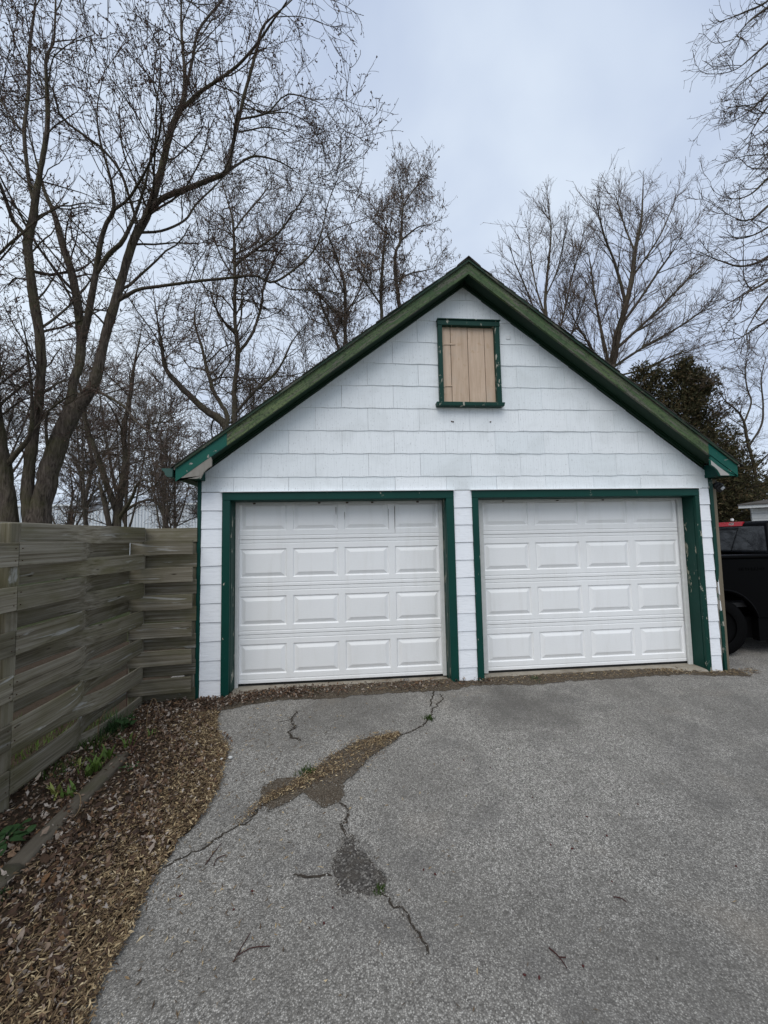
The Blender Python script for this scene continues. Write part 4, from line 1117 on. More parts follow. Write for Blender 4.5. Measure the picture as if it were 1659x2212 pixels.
# rust streaks, scuffs under the head of the first door
def streak(x, z0, z1, w, mat, parent, y=0.2035):
    V = [(x - w * 0.3, y, z1), (x + w * 0.5, y, z1), (x + w * 0.35, y, (z0 + z1) / 2), (x + w * 0.25, y, z0), (x - w * 0.1, y, z0), (x - w * 0.35, y, (z0 + z1) / 2)]
    part('rust_streak', V, [(0, 5, 4, 3, 2, 1)], mat, parent)
streak(1.868, 1.70, 2.02, 0.008, 'rust', door1)
streak(1.792, 1.74, 1.99, 0.005, 'rust', door1)
streak(1.16, 1.93, 2.02, 0.008, 'rust', door1)
streak(1.262, 1.87, 1.96, 0.006, 'rust', door1)

def door_frame(xo0, xo1, xi0, xi1, xd0, xd1, zt, zb0, zb1, worn):
    fr = box('door_frame', xo0, xo1, -0.030, 0.012, zt - 0.088, zt, 'green', garage, bev=0.003)
    box('casing', xo0, xi0, -0.028, 0.012, zb0, zt - 0.0885, 'green', fr, bev=0.003)
    box('casing', xi1, xo1, -0.028, 0.012, zb1, zt - 0.0885, worn, fr, bev=0.003)
    box('jamb', xi0 - 0.03, xi0 + 0.004, 0.013, 0.19, zb0, zt - 0.078, 'green_worn', fr)
    box('jamb', xi1 - 0.004, xi1 + 0.03, 0.013, 0.19, zb1, zt - 0.078, 'green_peel', fr)
    box('head_jamb', xi0, xi1, 0.013, 0.19, zt - 0.092, zt - 0.060, 'green', fr)
    box('stop_strip', xi0 + 0.005, xd0 + 0.036, 0.162, 0.192, zb0 + 0.03, zt - 0.093, 'stop_strip', fr, bev=0.004)
    box('stop_strip', xd1 - 0.036, xi1 - 0.005, 0.162, 0.192, zb1 + 0.03, zt - 0.093, 'stop_strip', fr, bev=0.004)
    box('stop_strip', xd0 + 0.037, xd1 - 0.037, 0.164, 0.192, zt - 0.128, zt - 0.093, 'stop_strip', fr, bev=0.004)
    box('drip_cap', xo0 - 0.02, xo1 + 0.012, -0.052, 0.0, zt + 0.001, zt + 0.010, 'white_trim', fr)
    return fr
fr1 = door_frame(-0.090, 2.543, -0.005, 2.452, 0.0, 2.44, 2.180, -0.065, -0.03, 'green')
fr2 = door_frame(2.765, 5.655, 2.838, 5.598, 2.918, 5.573, 2.180, -0.03, -0.075, 'green_worn')
for x in (0.20, 0.95, 1.28, 1.58, 2.13):
    box('track_bolt', x, x + 0.03, 0.155, 0.1635, 2.060, 2.078, 'rust', fr1, bev=0.002)
for x in (3.2, 3.9, 4.5):
    box('track_bolt', x, x + 0.03, 0.155, 0.1635, 2.060, 2.072, 'rust', fr2, bev=0.002)
# concrete sills
def sill(x0, x1, z, seed):
    r = np.random.default_rng(seed)
    n = 30
    V, F = [], []
    for i in range(n):
        x = x0 + (x1 - x0) * i / (n - 1)
        e = r.normal(0, 0.006)
        pr = [(-0.045 + e, -0.10), (-0.040 + e, z - 0.03 + r.normal(0, 0.004)), (-0.020 + e, z - 0.008 + r.normal(0, 0.003)), (0.03, z + r.normal(0, 0.001)), (0.30, z + 0.001)]
        V += [(x, y, zz) for y, zz in pr]
        if i:
            for j in range(4):
                a = (i - 1) * 5 + j; F.append((a, a + 5, a + 6, a + 1))
    return part('door_sill', V, F, 'concrete', garage, smooth=True)
sill(0.002, 2.447, -0.022, 1)
sill(2.842, 5.592, -0.014, 2)

# ------------------------------------------------------------------ trees
def limb_mesh(limbs, sides_of, K_of, wob, seed, taper=False):
    """One mesh of all traced limbs; thicker limbs get more sides and a rough skin."""
    r = np.random.default_rng(seed)
    Vs, Qs, b = [], [], 0
    for L in limbs:
        K = K_of(L); S = sides_of(L)
        p = resample(L, K)
        if taper: p[:, 3] *= np.interp(np.linspace(0, 1, K), [0, 0.72, 1], [1, 1, 0.35])
        if wob:
            p[1:-1, :3] += r.normal(0, 1, (K - 2, 3)) * (p[1:-1, 3:4] * wob)
        V, Q = tubes(p[None, :, :3], p[None, :, 3], S)
        if p[0, 3] > 0.05:
            C = np.repeat(p[:, :3], S, 0)
            k = r.normal(0, 1, (K, S)); k = (k + np.roll(k, 1, 0) + np.roll(k, 1, 1)) / 2.2
            V = C + (V - C) * (1 + 0.075 * k.reshape(-1, 1))
        Vs.append(V); Qs.append(Q + b); b += len(V)
    return np.vstack(Vs), np.vstack(Qs)

def grow(r, P, Rd, n, t0, t1, ang, asd, Lf, Lsd, K, wig, up, ratio, rmin, taper=0.35, lpow=1.0, flat=1.0):
    """Vectorised branching: children [n,K,3] from parents P [N,J,3]."""
    N, J, _ = P.shape
    plen = np.linalg.norm(np.diff(P, axis=1), axis=2).sum(1)
    w = plen ** lpow; w /= w.sum()
    pi = r.choice(N, n, p=w)
    t = r.uniform(t0, t1, n) * (J - 1)
    i = np.minimum(t.astype(int), J - 2); f = (t - i)[:, None]
    A, B = P[pi, i], P[pi, i + 1]
    base = A + (B - A) * f
    T = B - A; T /= np.linalg.norm(T, axis=1, keepdims=True) + 1e-9
    q = r.normal(0, 1, (n, 3)); q[:, 2] *= flat
    q -= (q * T).sum(1, keepdims=True) * T; q /= np.linalg.norm(q, axis=1, keepdims=True) + 1e-9
    a = r.normal(ang, asd, n)[:, None]
    D = np.cos(a) * T + np.sin(a) * q
    L = Lf * np.exp(r.normal(0, Lsd, n)) * (1.15 - 0.5 * (t / (J - 1)))
    out = np.empty((n, K, 3)); out[:, 0] = base
    st = (L / (K - 1))[:, None]
    for k in range(1, K):
        D = D + r.normal(0, wig, (n, 3)) + np.array([0, 0, up])
        D /= np.linalg.norm(D, axis=1, keepdims=True)
        out[:, k] = out[:, k - 1] + D * st
    pr = Rd[pi, i] * (1 - f[:, 0]) + Rd[pi, i + 1] * f[:, 0]
    r0 = np.maximum(pr * ratio * r.uniform(0.7, 1.1, n), rmin)
    r0 = np.minimum(r0, np.maximum(L * 0.014, rmin))
    tt = np.linspace(0, 1, K)[None, :]
    return out, np.maximum(r0[:, None] * (1 - (1 - taper) * tt), rmin * 0.8)

def as_array(limbs, J):
    S = np.array([resample(L, J) for L in limbs])
    return S[:, :, :3], S[:, :, 3]

def octa(C, S, r):
    """little lumpy buds: octahedra at C with half-sizes S [n,3]"""
    o = np.array([(1, 0, 0), (-1, 0, 0), (0, 1, 0), (0, -1, 0), (0, 0, 1), (0, 0, -1)], float)
    V = C[:, None, :] + o[None] * S[:, None, :]
    f = np.array([(0, 2, 4), (2, 1, 4), (1, 3, 4), (3, 0, 4), (2, 0, 5), (1, 2, 5), (3, 1, 5), (0, 3, 5)])
    T = f[None] + (np.arange(len(C)) * 6)[:, None, None]
    return V.reshape(-1, 3), T.reshape(-1, 3)

def pods(C, L, W, r):
    """hanging flat seed pods: slim bent blades"""
    n = len(C)
    a = r.uniform(0, 6.28, n); side = np.stack([np.cos(a), np.sin(a), 0 * a], 1) * W[:, None]
    sw = np.stack([r.normal(0, .3, n), r.normal(0, .3, n), -np.ones(n)], 1); sw /= np.linalg.norm(sw, axis=1, keepdims=True)
    tw = np.stack([r.normal(0, .5, n), r.normal(0, .5, n), -np.ones(n)], 1); tw /= np.linalg.norm(tw, axis=1, keepdims=True)
    m = C + sw * L[:, None] * 0.5; e = m + tw * L[:, None] * 0.5
    th = np.cross(side, sw) * 0.25
    V = np.stack([C, m + side, m - side, m + th, e], 1).reshape(-1, 3)
    f = np.array([(0, 1, 3), (0, 3, 2), (4, 3, 1), (4, 2, 3), (0, 2, 1), (4, 1, 2)])
    T = (f[None] + (np.arange(n) * 5)[:, None, None]).reshape(-1, 3)
    return V, T

def add_tree(name, label, limbs, seed, levels, far=False, buds=0, bud=(0.012, 0.02), podn=0, podl=(0.08, 0.14), wob=0.05, group=None, cat='tree', trunk_levels=0, root=None):
    r = np.random.default_rng(seed)
    base = root if root is not None else limbs[0][0]
    t = thing(name, label, cat, (base[0], base[1], -0.12), group=group)
    off = np.array([base[0], base[1], -0.12])
    V, Q = limb_mesh(limbs, lambda L: 12 if L[0][3] > 0.1 else (8 if L[0][3] > 0.04 else 6),
                     lambda L: max(10, int(sum(math.dist(a[:3], b[:3]) for a, b in zip(L[:-1], L[1:])) / 0.16)), wob, seed, True)
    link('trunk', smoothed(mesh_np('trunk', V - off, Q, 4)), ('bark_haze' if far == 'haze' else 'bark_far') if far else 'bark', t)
    P, Rd = as_array(limbs, 24)
    allP, last = [], None
    Vb, Qb, vb = [], [], 0
    Vt, Qt, vt = [], [], 0
    for li, lv in enumerate(levels):
        P2, R2 = grow(r, P, Rd, **lv)
        S = 5 if (li == 0) else (4 if li == 1 and not far else 3)
        Vv, Qq = tubes(P2, R2, S)
        if li == 0: Vb.append(Vv); Qb.append(Qq + vb); vb += len(Vv)
        else: Vt.append(Vv); Qt.append(Qq + vt); vt += len(Vv)
        J = max(P.shape[1], P2.shape[1])
        last = (P2, R2)
        # next level grows from this one plus (thinly) from the one before
        P, Rd = P2, R2
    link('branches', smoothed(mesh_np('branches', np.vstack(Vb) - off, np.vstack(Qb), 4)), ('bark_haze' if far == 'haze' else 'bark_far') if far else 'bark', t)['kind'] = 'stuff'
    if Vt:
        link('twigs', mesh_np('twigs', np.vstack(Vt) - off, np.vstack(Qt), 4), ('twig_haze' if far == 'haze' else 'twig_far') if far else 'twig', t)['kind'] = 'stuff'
    if buds and last is not None:
        P2 = last[0]; n = len(P2)
        pi = r.integers(0, n, buds); k = np.minimum((r.uniform(0.15, 1.0, buds) ** 0.7 * (P2.shape[1] - 1)), P2.shape[1] - 1.001)
        i = k.astype(int); f = (k - i)[:, None]
        C = P2[pi, i] * (1 - f) + P2[pi, i + 1] * f + r.normal(0, 0.006, (buds, 3))
        S = r.uniform(bud[0], bud[1], (buds, 1)) * r.uniform(0.7, 1.2, (buds, 3))
        V, T = octa(C, S, r)
        link('buds', mesh_np('buds', V - off, T, 3), 'bud', t)['kind'] = 'stuff'
    if podn and last is not None:
        P2 = last[0]
        pi = r.integers(0, len(P2), podn); i = r.integers(1, P2.shape[1], podn)
        C = P2[pi, i]
        V, T = pods(C, r.uniform(podl[0], podl[1], podn), r.uniform(0.013, 0.024, podn), r)
        link('seed_pods', mesh_np('seed_pods', V - off, T, 3), 'pod', t)['kind'] = 'stuff'
    return t

add_tree('maple_tree', 'large many-stemmed maple with swelling buds behind the wooden fence', LIMBS['maple'], 1,
         [dict(n=400, t0=0.22, t1=0.99, ang=0.85, asd=0.25, Lf=1.5, Lsd=0.35, K=9, wig=0.13, up=0.045, ratio=0.45, rmin=0.006, lpow=1.0, flat=0.8),
          dict(n=3100, t0=0.15, t1=1.0, ang=0.80, asd=0.3, Lf=0.62, Lsd=0.35, K=6, wig=0.16, up=0.05, ratio=0.55, rmin=0.0055, lpow=0.9),
          dict(n=10000, t0=0.15, t1=1.0, ang=0.75, asd=0.3, Lf=0.20, Lsd=0.4, K=4, wig=0.2, up=0.05, ratio=0.7, rmin=0.0038, lpow=0.8)],
         buds=27000, bud=(0.008, 0.0165), wob=0.03)
add_tree('forked_tree', 'forked tree with a snapped stub left of the garage, beyond the fence', LIMBS['snag'], 2,
         [dict(n=60, t0=0.35, t1=0.99, ang=0.9, asd=0.3, Lf=1.5, Lsd=0.4, K=8, wig=0.2, up=0.03, ratio=0.5, rmin=0.008),
          dict(n=620, t0=0.1, t1=1.0, ang=0.85, asd=0.3, Lf=0.6, Lsd=0.4, K=6, wig=0.22, up=0.03, ratio=0.6, rmin=0.005),
          dict(n=2200, t0=0.1, t1=1.0, ang=0.8, asd=0.3, Lf=0.28, Lsd=0.4, K=4, wig=0.25, up=0.03, ratio=0.7, rmin=0.006)], far=True, wob=0.05)
add_tree('locust_tree', 'tall crooked bare tree rising behind the left roof slope', LIMBS['locust'], 3,
         [dict(n=200, t0=0.2, t1=0.97, ang=0.95, asd=0.3, Lf=2.0, Lsd=0.35, K=9, wig=0.26, up=0.06, ratio=0.5, rmin=0.009),
          dict(n=1650, t0=0.1, t1=1.0, ang=0.9, asd=0.3, Lf=0.85, Lsd=0.35, K=7, wig=0.28, up=0.05, ratio=0.6, rmin=0.0085),
          dict(n=5200, t0=0.1, t1=1.0, ang=0.85, asd=0.3, Lf=0.30, Lsd=0.4, K=4, wig=0.28, up=0.05, ratio=0.7, rmin=0.0064)], far=True, podn=900, wob=0.09)
add_tree('pod_tree', 'bare tree hung with brown seed pods, taller of the two left of the gable peak', LIMBS['podtree'], 4,
         [dict(n=120, t0=0.3, t1=0.99, ang=0.9, asd=0.3, Lf=1.4, Lsd=0.35, K=8, wig=0.24, up=0.07, ratio=0.5, rmin=0.009),
          dict(n=1100, t0=0.1, t1=1.0, ang=0.85, asd=0.3, Lf=0.62, Lsd=0.35, K=6, wig=0.26, up=0.06, ratio=0.6, rmin=0.0085),
          dict(n=3800, t0=0.1, t1=1.0, ang=0.8, asd=0.3, Lf=0.28, Lsd=0.4, K=4, wig=0.26, up=0.04, ratio=0.7, rmin=0.0064)], far=True, podn=4200, podl=(0.09, 0.17), wob=0.08)
add_tree('pod_tree', 'lower, denser bare tree with seed pods over the left roof slope', LIMBS['podtree2'], 5,
         [dict(n=75, t0=0.3, t1=0.99, ang=0.95, asd=0.3, Lf=2.1, Lsd=0.35, K=8, wig=0.25, up=0.05, ratio=0.5, rmin=0.009),
          dict(n=760, t0=0.1, t1=1.0, ang=0.9, asd=0.3, Lf=0.8, Lsd=0.35, K=6, wig=0.26, up=0.05, ratio=0.6, rmin=0.0085),
          dict(n=3000, t0=0.1, t1=1.0, ang=0.85, asd=0.3, Lf=0.28, Lsd=0.4, K=4, wig=0.26, up=0.04, ratio=0.7, rmin=0.0064)], far=True, podn=5200, podl=(0.09, 0.17), wob=0.08)
VASE = [dict(n=120, t0=0.15, t1=0.95, ang=0.50, asd=0.18, Lf=1.55, Lsd=0.2, K=8, wig=0.06, up=0.05, ratio=0.55, rmin=0.008),
        dict(n=900, t0=0.1, t1=1.0, ang=0.55, asd=0.2, Lf=0.85, Lsd=0.3, K=6, wig=0.08, up=0.04, ratio=0.6, rmin=0.0085),
        dict(n=3000, t0=0.1, t1=1.0, ang=0.6, asd=0.25, Lf=0.34, Lsd=0.4, K=4, wig=0.14, up=0.03, ratio=0.7, rmin=0.0062)]
add_tree('upright_tree', 'slim bare upright tree just right of the gable peak', LIMBS['vase'], 6, VASE, far=True, wob=0.04)
add_tree('upright_tree', 'tall fan-shaped bare tree behind the right roof slope', LIMBS['vase2'], 7,
         [dict(VASE[0], n=230), dict(VASE[1], n=1700), dict(VASE[2], n=4800)], far=True, wob=0.04)
add_tree('slender_tree', 'slender bare tree by the shed at the right edge', LIMBS['sapling'], 8,
         [dict(n=60, t0=0.3, t1=0.99, ang=0.85, asd=0.3, Lf=0.9, Lsd=0.35, K=7, wig=0.2, up=0.06, ratio=0.5, rmin=0.006),
          dict(n=520, t0=0.1, t1=1.0, ang=0.85, asd=0.3, Lf=0.42, Lsd=0.35, K=5, wig=0.24, up=0.05, ratio=0.6, rmin=0.004),
          dict(n=1500, t0=0.1, t1=1.0, ang=0.8, asd=0.3, Lf=0.2, Lsd=0.4, K=4, wig=0.25, up=0.04, ratio=0.7, rmin=0.003)], far=True, wob=0.1)
add_tree('street_tree', 'big bare tree reaching drooping branches in from the right edge', LIMBS['oak'], 9,
         [dict(n=300, t0=0.2, t1=0.99, ang=0.65, asd=0.25, Lf=1.1, Lsd=0.3, K=8, wig=0.16, up=0.03, ratio=0.6, rmin=0.0065, lpow=1.0),
          dict(n=2000, t0=0.15, t1=1.0, ang=0.8, asd=0.3, Lf=0.45, Lsd=0.35, K=5, wig=0.2, up=0.08, ratio=0.65, rmin=0.0060),
          dict(n=4200, t0=0.1, t1=1.0, ang=0.8, asd=0.3, Lf=0.16, Lsd=0.4, K=4, wig=0.2, up=0.08, ratio=0.8, rmin=0.005)], wob=0.03)

def bare_tree(name, label, x, y, h, rt, spread, seed, group, lean=0.0, nst=3, scale=1.0, dense=1.0):
    r = np.random.default_rng(seed)
    limbs = []
    for s in range(nst):
        a = r.uniform(0, 6.28) if s else 0; sp = spread * (0.15 if s == 0 else r.uniform(0.5, 1.0))
        z0 = -0.15 if s == 0 else h * r.uniform(0.12, 0.35)
        pts = []
        for k in range(7):
            t = k / 6
            if s == 0: px, py, pz = x + lean * t * h + r.normal(0, .03) * h * .3 * t, y + r.normal(0, .02) * h * t, z0 + (h * 0.98) * t
            else: px, py, pz = x + lean * z0 + math.cos(a) * sp * t ** 0.8, y + math.sin(a) * sp * t ** 0.8, z0 + (h * r.uniform(0.85, 0.92) - z0) * t ** 1.1
            if s and k == 0: px, py = x + lean * z0, y
            pts.append((px, py, pz, max(rt * (1 - 0.85 * t) * (1 if s == 0 else 0.55), 0.008)))
        limbs.append(pts)
    q = dense
    return add_tree(name, label, limbs, seed, [
        dict(n=int(60 * q), t0=0.25, t1=0.99, ang=0.8, asd=0.25, Lf=0.16 * h, Lsd=0.3, K=7, wig=0.16, up=0.06, ratio=0.5, rmin=0.013 * scale),
        dict(n=int(520 * q), t0=0.1, t1=1.0, ang=0.8, asd=0.3, Lf=0.075 * h, Lsd=0.35, K=5, wig=0.2, up=0.05, ratio=0.6, rmin=0.010 * scale),
        dict(n=int(1500 * q), t0=0.1, t1=1.0, ang=0.8, asd=0.3, Lf=0.036 * h, Lsd=0.35, K=3, wig=0.2, up=0.05, ratio=0.7, rmin=0.0078 * scale)],
        far='haze', group=group, wob=0.05)
BG = 'bare trees standing beyond the fence'
bare_tree('background_tree', 'bare tree filling the gap between the leftmost maple stems', -13.0, 10.5, 10.5, 0.12, 2.0, 31, BG, dense=1.6)
bare_tree('background_tree', 'bare tree just right of the leaning maple trunk, far behind', -10.2, 13.5, 11.0, 0.11, 2.2, 32, BG, dense=1.6)
bare_tree('background_tree', 'small crooked tree in front of the white building', -11.48, 14.0, 6.2, 0.09, 1.6, 33, BG, lean=0.05, nst=4)
bare_tree('background_tree', 'bare tree behind the forked tree, short and spreading', -8.6, 17.0, 7.0, 0.09, 2.2, 34, BG, nst=4)
bare_tree('background_tree', 'thin straight tree nearest the green gutter', -6.4, 16.0, 6.6, 0.07, 1.4, 35, BG, dense=0.9)
bare_tree('background_tree', 'twiggy reddish tree hard by the garage corner', -5.2, 15.0, 6.0, 0.06, 1.6, 36, BG, nst=5, dense=1.2)
bare_tree('background_tree', 'low bare tree at the far left behind the fence post', -20.5, 15.0, 9.5, 0.12, 2.6, 37, BG, nst=4, dense=1.4)
bare_tree('background_tree', 'bare tree low behind the drooping maple branch', -9.4, 20.0, 10.0, 0.10, 2.6, 38, BG, nst=4, dense=1.2)
bare_tree('background_tree', 'hazy twiggy tree low behind the left roof slope', -4.6, 19.0, 11.0, 0.10, 2.6, 41, 'bare trees behind the roof', nst=5, dense=1.7)
bare_tree('background_tree', 'hazy bare tree between the forked tree and the roof', -7.6, 15.0, 10.0, 0.09, 2.3, 42, BG, nst=5, dense=1.7)
bare_tree('background_tree', 'hazy bare tree in the gap right of the maple stems', -10.8, 17.5, 12.5, 0.11, 2.8, 43, BG, nst=5, dense=1.8)
bare_tree('background_tree', 'hazy bare tree behind the two left maple stems', -15.0, 14.5, 12.0, 0.11, 2.8, 44, BG, nst=5, dense=1.8)
bare_tree('background_tree', 'hazy brush just above the lower left roof slope', -3.2, 14.0, 11.0, 0.09, 2.2, 45, 'bare trees behind the roof', nst=5, dense=1.3)
bare_tree('background_tree', 'hazy brush above the middle of the left roof slope', -0.8, 14.5, 12.3, 0.09, 2.2, 46, 'bare trees behind the roof', nst=5, dense=1.3)
bare_tree('background_tree', 'hazy brush above the upper part of the left roof slope', 1.3, 15.0, 13.2, 0.09, 2.2, 47, 'bare trees behind the roof', nst=5, dense=1.2)
bare_tree('background_tree', 'bare tree whose twig tips clear the gable peak', 4.5, 17.0, 12.9, 0.12, 2.2, 39, 'bare trees behind the roof', nst=3)
bare_tree('background_tree', 'bare tree behind the slender tree at the right edge', 18.5, 13.0, 8.5, 0.10, 2.4, 40, 'bare trees behind the shed', nst=4, dense=1.5)

def woodland():
    """Distant scrub along the horizon: nobody could count it."""
    r = np.random.default_rng(77)
    n = 1500
    x = r.uniform(-60, 60, n); y = r.uniform(44, 70, n); h = r.uniform(3.5, 8.5, n)
    B = np.stack([x, y, np.full(n, -0.2)], 1)
    top = B + np.stack([r.normal(0, .4, n), r.normal(0, .4, n), h], 1)
    P = B[:, None] + (top - B)[:, None] * np.linspace(0, 1, 6)[None, :, None]
    P[:, 1:-1] += r.normal(0, 0.12, (n, 4, 3))
    Rd = np.full((n, 6), 0.05) * np.linspace(1, .4, 6)[None]
    V1, Q1 = tubes(P, Rd, 3)
    P2, R2 = grow(r, P, Rd, 11000, 0.2, 1.0, 0.8, 0.3, 1.6, 0.4, 4, 0.2, 0.08, 0.6, 0.022)
    V2, Q2 = tubes(P2, R2, 3)
    V = np.vstack([V1, V2]); Q = np.vstack([Q1, Q2 + len(V1)])
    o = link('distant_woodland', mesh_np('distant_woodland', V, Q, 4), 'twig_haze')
    tag(o, 'grey-brown leafless scrub along the horizon behind the white building', 'woodland', kind='stuff')
woodland()

# evergreen cedars: sprays of scale-leaf on a dark trunk
def cedar(label, x, y, h, rad, seed, n=9000, z0=0.3, lobes=1):
    r = np.random.default_rng(seed)
    t = thing('cedar_tree', label, 'tree', (x, y, -0.12), group='dark cedars behind the right roof slope')
    off = np.array([x, y, -0.12])
    V, Q = limb_mesh([[(x, y, -0.12, 0.16), (x + .05, y, h * .5, 0.1), (x, y, h * .97, 0.02)]], lambda L: 8, lambda L: 14, 0.1, seed)
    link('trunk', smoothed(mesh_np('trunk', V - off, Q, 4)), 'bark', t)
    # branch tips
    nb = 620
    zz = z0 + (h - z0) * r.beta(1.1, 1.35, nb)
    prof = rad * np.clip((1 - ((zz - z0) / (h - z0)) ** 2.1), 0.05, 1) ** 0.8
    a = r.uniform(0, 6.28, nb)
    lump = 1 + 0.22 * np.sin(a * 3 + zz * 1.6) + r.normal(0, .13, nb)
    rr = prof * lump
    tip = np.stack([x + np.cos(a) * rr, y + np.sin(a) * rr, zz + 0.25 * rr], 1)
    bs = np.stack([x + 0 * a, y + 0 * a, zz - 0.25 * rr - 0.1], 1)
    P = bs[:, None] + (tip - bs)[:, None] * np.linspace(0, 1, 6)[None, :, None]
    P[:, 1:] += r.normal(0, 0.05, (nb, 5, 3))
    Rd = np.full((nb, 6), 0.02) * np.linspace(1, .3, 6)[None]
    V, Q = tubes(P, Rd, 3)
    link('branches', mesh_np('branches', V - off, Q, 4), 'bark', t)['kind'] = 'stuff'
    pi = r.integers(0, nb, n); k = r.uniform(0.35, 1, n) * 4.99; i = k.astype(int); f = (k - i)[:, None]
    C = P[pi, i] * (1 - f) + P[pi, np.minimum(i + 1, 5)] * f + r.normal(0, 0.13, (n, 3))
    D = (P[pi, 5] - P[pi, 0]); D /= np.linalg.norm(D, axis=1, keepdims=True)
    Vs, Ts, b = [], [], 0
    for s in range(4):
        d = D + r.normal(0, 0.75, (n, 3)) + np.array([0, 0, 0.12]); d /= np.linalg.norm(d, axis=1, keepdims=True)
        sd = np.cross(d, r.normal(0, 1, (n, 3))); sd /= np.linalg.norm(sd, axis=1, keepdims=True) + 1e-9
        L = r.uniform(0.07, 0.17, (n, 1)); W = r.uniform(0.010, 0.026, (n, 1))
        m = C + d * L * 0.5
        Vv = np.stack([C, m + sd * W, C + d * L, m - sd * W], 1).reshape(-1, 3)
        I = np.arange(n)[:, None] * 4
        T = np.concatenate([I + np.array([[0, 1, 2]]), I + np.array([[0, 2, 3]])])
        Vs.append(Vv); Ts.append(T + b); b += len(Vv)
    link('foliage', mesh_np('foliage', np.vstack(Vs) - off, np.vstack(Ts), 3), 'cedar', t)['kind'] = 'stuff'
cedar('dark rounded cedar just above the right roof slope, nearer the peak', 13.4, 10.0, 8.5, 2.6, 61, n=15000)
cedar('dark pointed cedar above the truck, nearer the right edge', 14.35, 9.2, 8.3, 2.0, 62, n=19000)
cedar('low dark cedar boughs behind the truck cab and the garage post', 17.3, 10.6, 4.7, 2.1, 63, n=13000)

# ------------------------------------------------------------------ far buildings
def white_building():
    t = thing('warehouse', 'long low white metal building beyond the fence and trees', 'building', (-20.0, 36.0, -0.15))
    x0, x1, y0, y1 = -46.0, -6.0, 34.0, 46.0
    box('wall', x0, x1, y0, y1, -0.15, 5.15, 'metal_white', t)
    box('upper_roof', x0 + 0.3, x1 - 0.3, y0 + 3.0, y1 - 0.2, 5.16, 6.35, 'metal_pale', t)
    box('parapet_cap', x0 - 0.1, x1 + 0.1, y0 - 0.12, y0 + 0.25, 5.17, 5.32, 'white_trim', t)
    rib = None
    for i in range(110):
        x = -38.0 + i * 0.29
        if rib is None:
            rib = box('wall_rib', x, x + 0.05, y0 - 0.05, y0 - 0.005, -0.1, 5.12, 'metal_pale', t); x00 = rib.location.x
        else:
            c = rib.copy(); col.objects.link(c); c.location.x = x00 + i * 0.29
    u = thing('roof_vent_unit', 'dark tilted panels on a post above the white building', 'roof unit', (-21.2, 30.0, -0.15))
    V = [(-21.15, 30.0, 4.35), (-20.05, 29.7, 4.35), (-19.55, 30.6, 5.2), (-20.65, 30.9, 5.2)]
    def tilt(name, V, th, mat):
        V = V + [(a, b, c - th) for a, b, c in V]
        part(name, V, [(0, 1, 2, 3), (7, 6, 5, 4), (0, 4, 5, 1), (1, 5, 6, 2), (2, 6, 7, 3), (3, 7, 4, 0)], mat, u)
    tilt('panel', V, 0.05, 'panel_dark')
    tilt('panel', [(-22.5, 30.0, 4.75), (-21.6, 29.8, 4.70), (-21.5, 30.5, 5.0), (-22.4, 30.7, 5.05)], 0.05, 'panel_dark')
    box('housing', -22.2, -20.9, 30.3, 31.0, 4.45, 5.25, 'metal_white', u)
    box('post', -22.15, -21.98, 29.9, 30.07, -0.15, 4.6, 'rust', u)
    box('crossbar', -22.5, -20.4, 29.95, 30.05, 4.22, 4.33, 'rust', u)
white_building()

def shed():
    t = thing('shed', 'white clapboard shed with a brown shingled roof at the right edge', 'shed', (13.2, 6.0, -0.15), R_(-48))
    x0, x1, y0, y1 = 13.2, 17.0, 6.0, 8.6
    box('wall', x0 + 0.02, x1, y0 + 0.02, y1, -0.15, 2.42, 'clap_white', t)
    z = -0.1
    while z < 2.3:
        for (a, b, c, d) in ((x0, x1, y0 - 0.012, y0 + 0.019), (x0 - 0.012, x0 + 0.019, y0 + 0.02, y1)):
            V = boxv(a, b, c, d, z, z + 0.142)
            part('clapboard', V, BOXF, 'clap_white', t)
        z += 0.15
    box('eave_board', x0 - 0.28, x1, y0 - 0.30, y0 - 0.27, 2.31, 2.42, 'clap_white', t)
    n = 5
    for k in range(n):
        ya = y0 - 0.34 + k * 0.23
        zz = 2.43 + k * 0.055
        xl = x0 - 0.30 + k * 0.30
        V = [(xl, ya, zz), (x1, ya, zz), (x1, ya + 0.26, zz + 0.065), (xl + 0.33, ya + 0.26, zz + 0.065)]
        V = V + [(a, b, c - 0.03) for a, b, c in V]
        part('roof_course', V, [(0, 1, 2, 3), (7, 6, 5, 4), (0, 4, 5, 1), (1, 5, 6, 2), (2, 6, 7, 3), (3, 7, 4, 0)], 'clap_grey', t)
    t = thing('low_shed', 'low dark shed roof showing between the truck cab and the white shed', 'shed', (19.7, 13.4, -0.15))
    box('wall', 18.5, 21.0, 12.3, 14.6, -0.15, 2.05, 'clap_grey', t)
    for k in range(4):
        ya = 12.0 + k * 0.35; zz = 2.06 + k * 0.11
        V = [(18.3, ya, zz), (21.2, ya, zz), (21.2, ya + 0.4, zz + 0.13), (18.3, ya + 0.4, zz + 0.13)]
        V = V + [(a, b, c - 0.03) for a, b, c in V]
        part('roof_course', V, [(0, 1, 2, 3), (7, 6, 5, 4), (0, 4, 5, 1), (1, 5, 6, 2), (2, 6, 7, 3), (3, 7, 4, 0)], 'clap_grey', t)
shed()

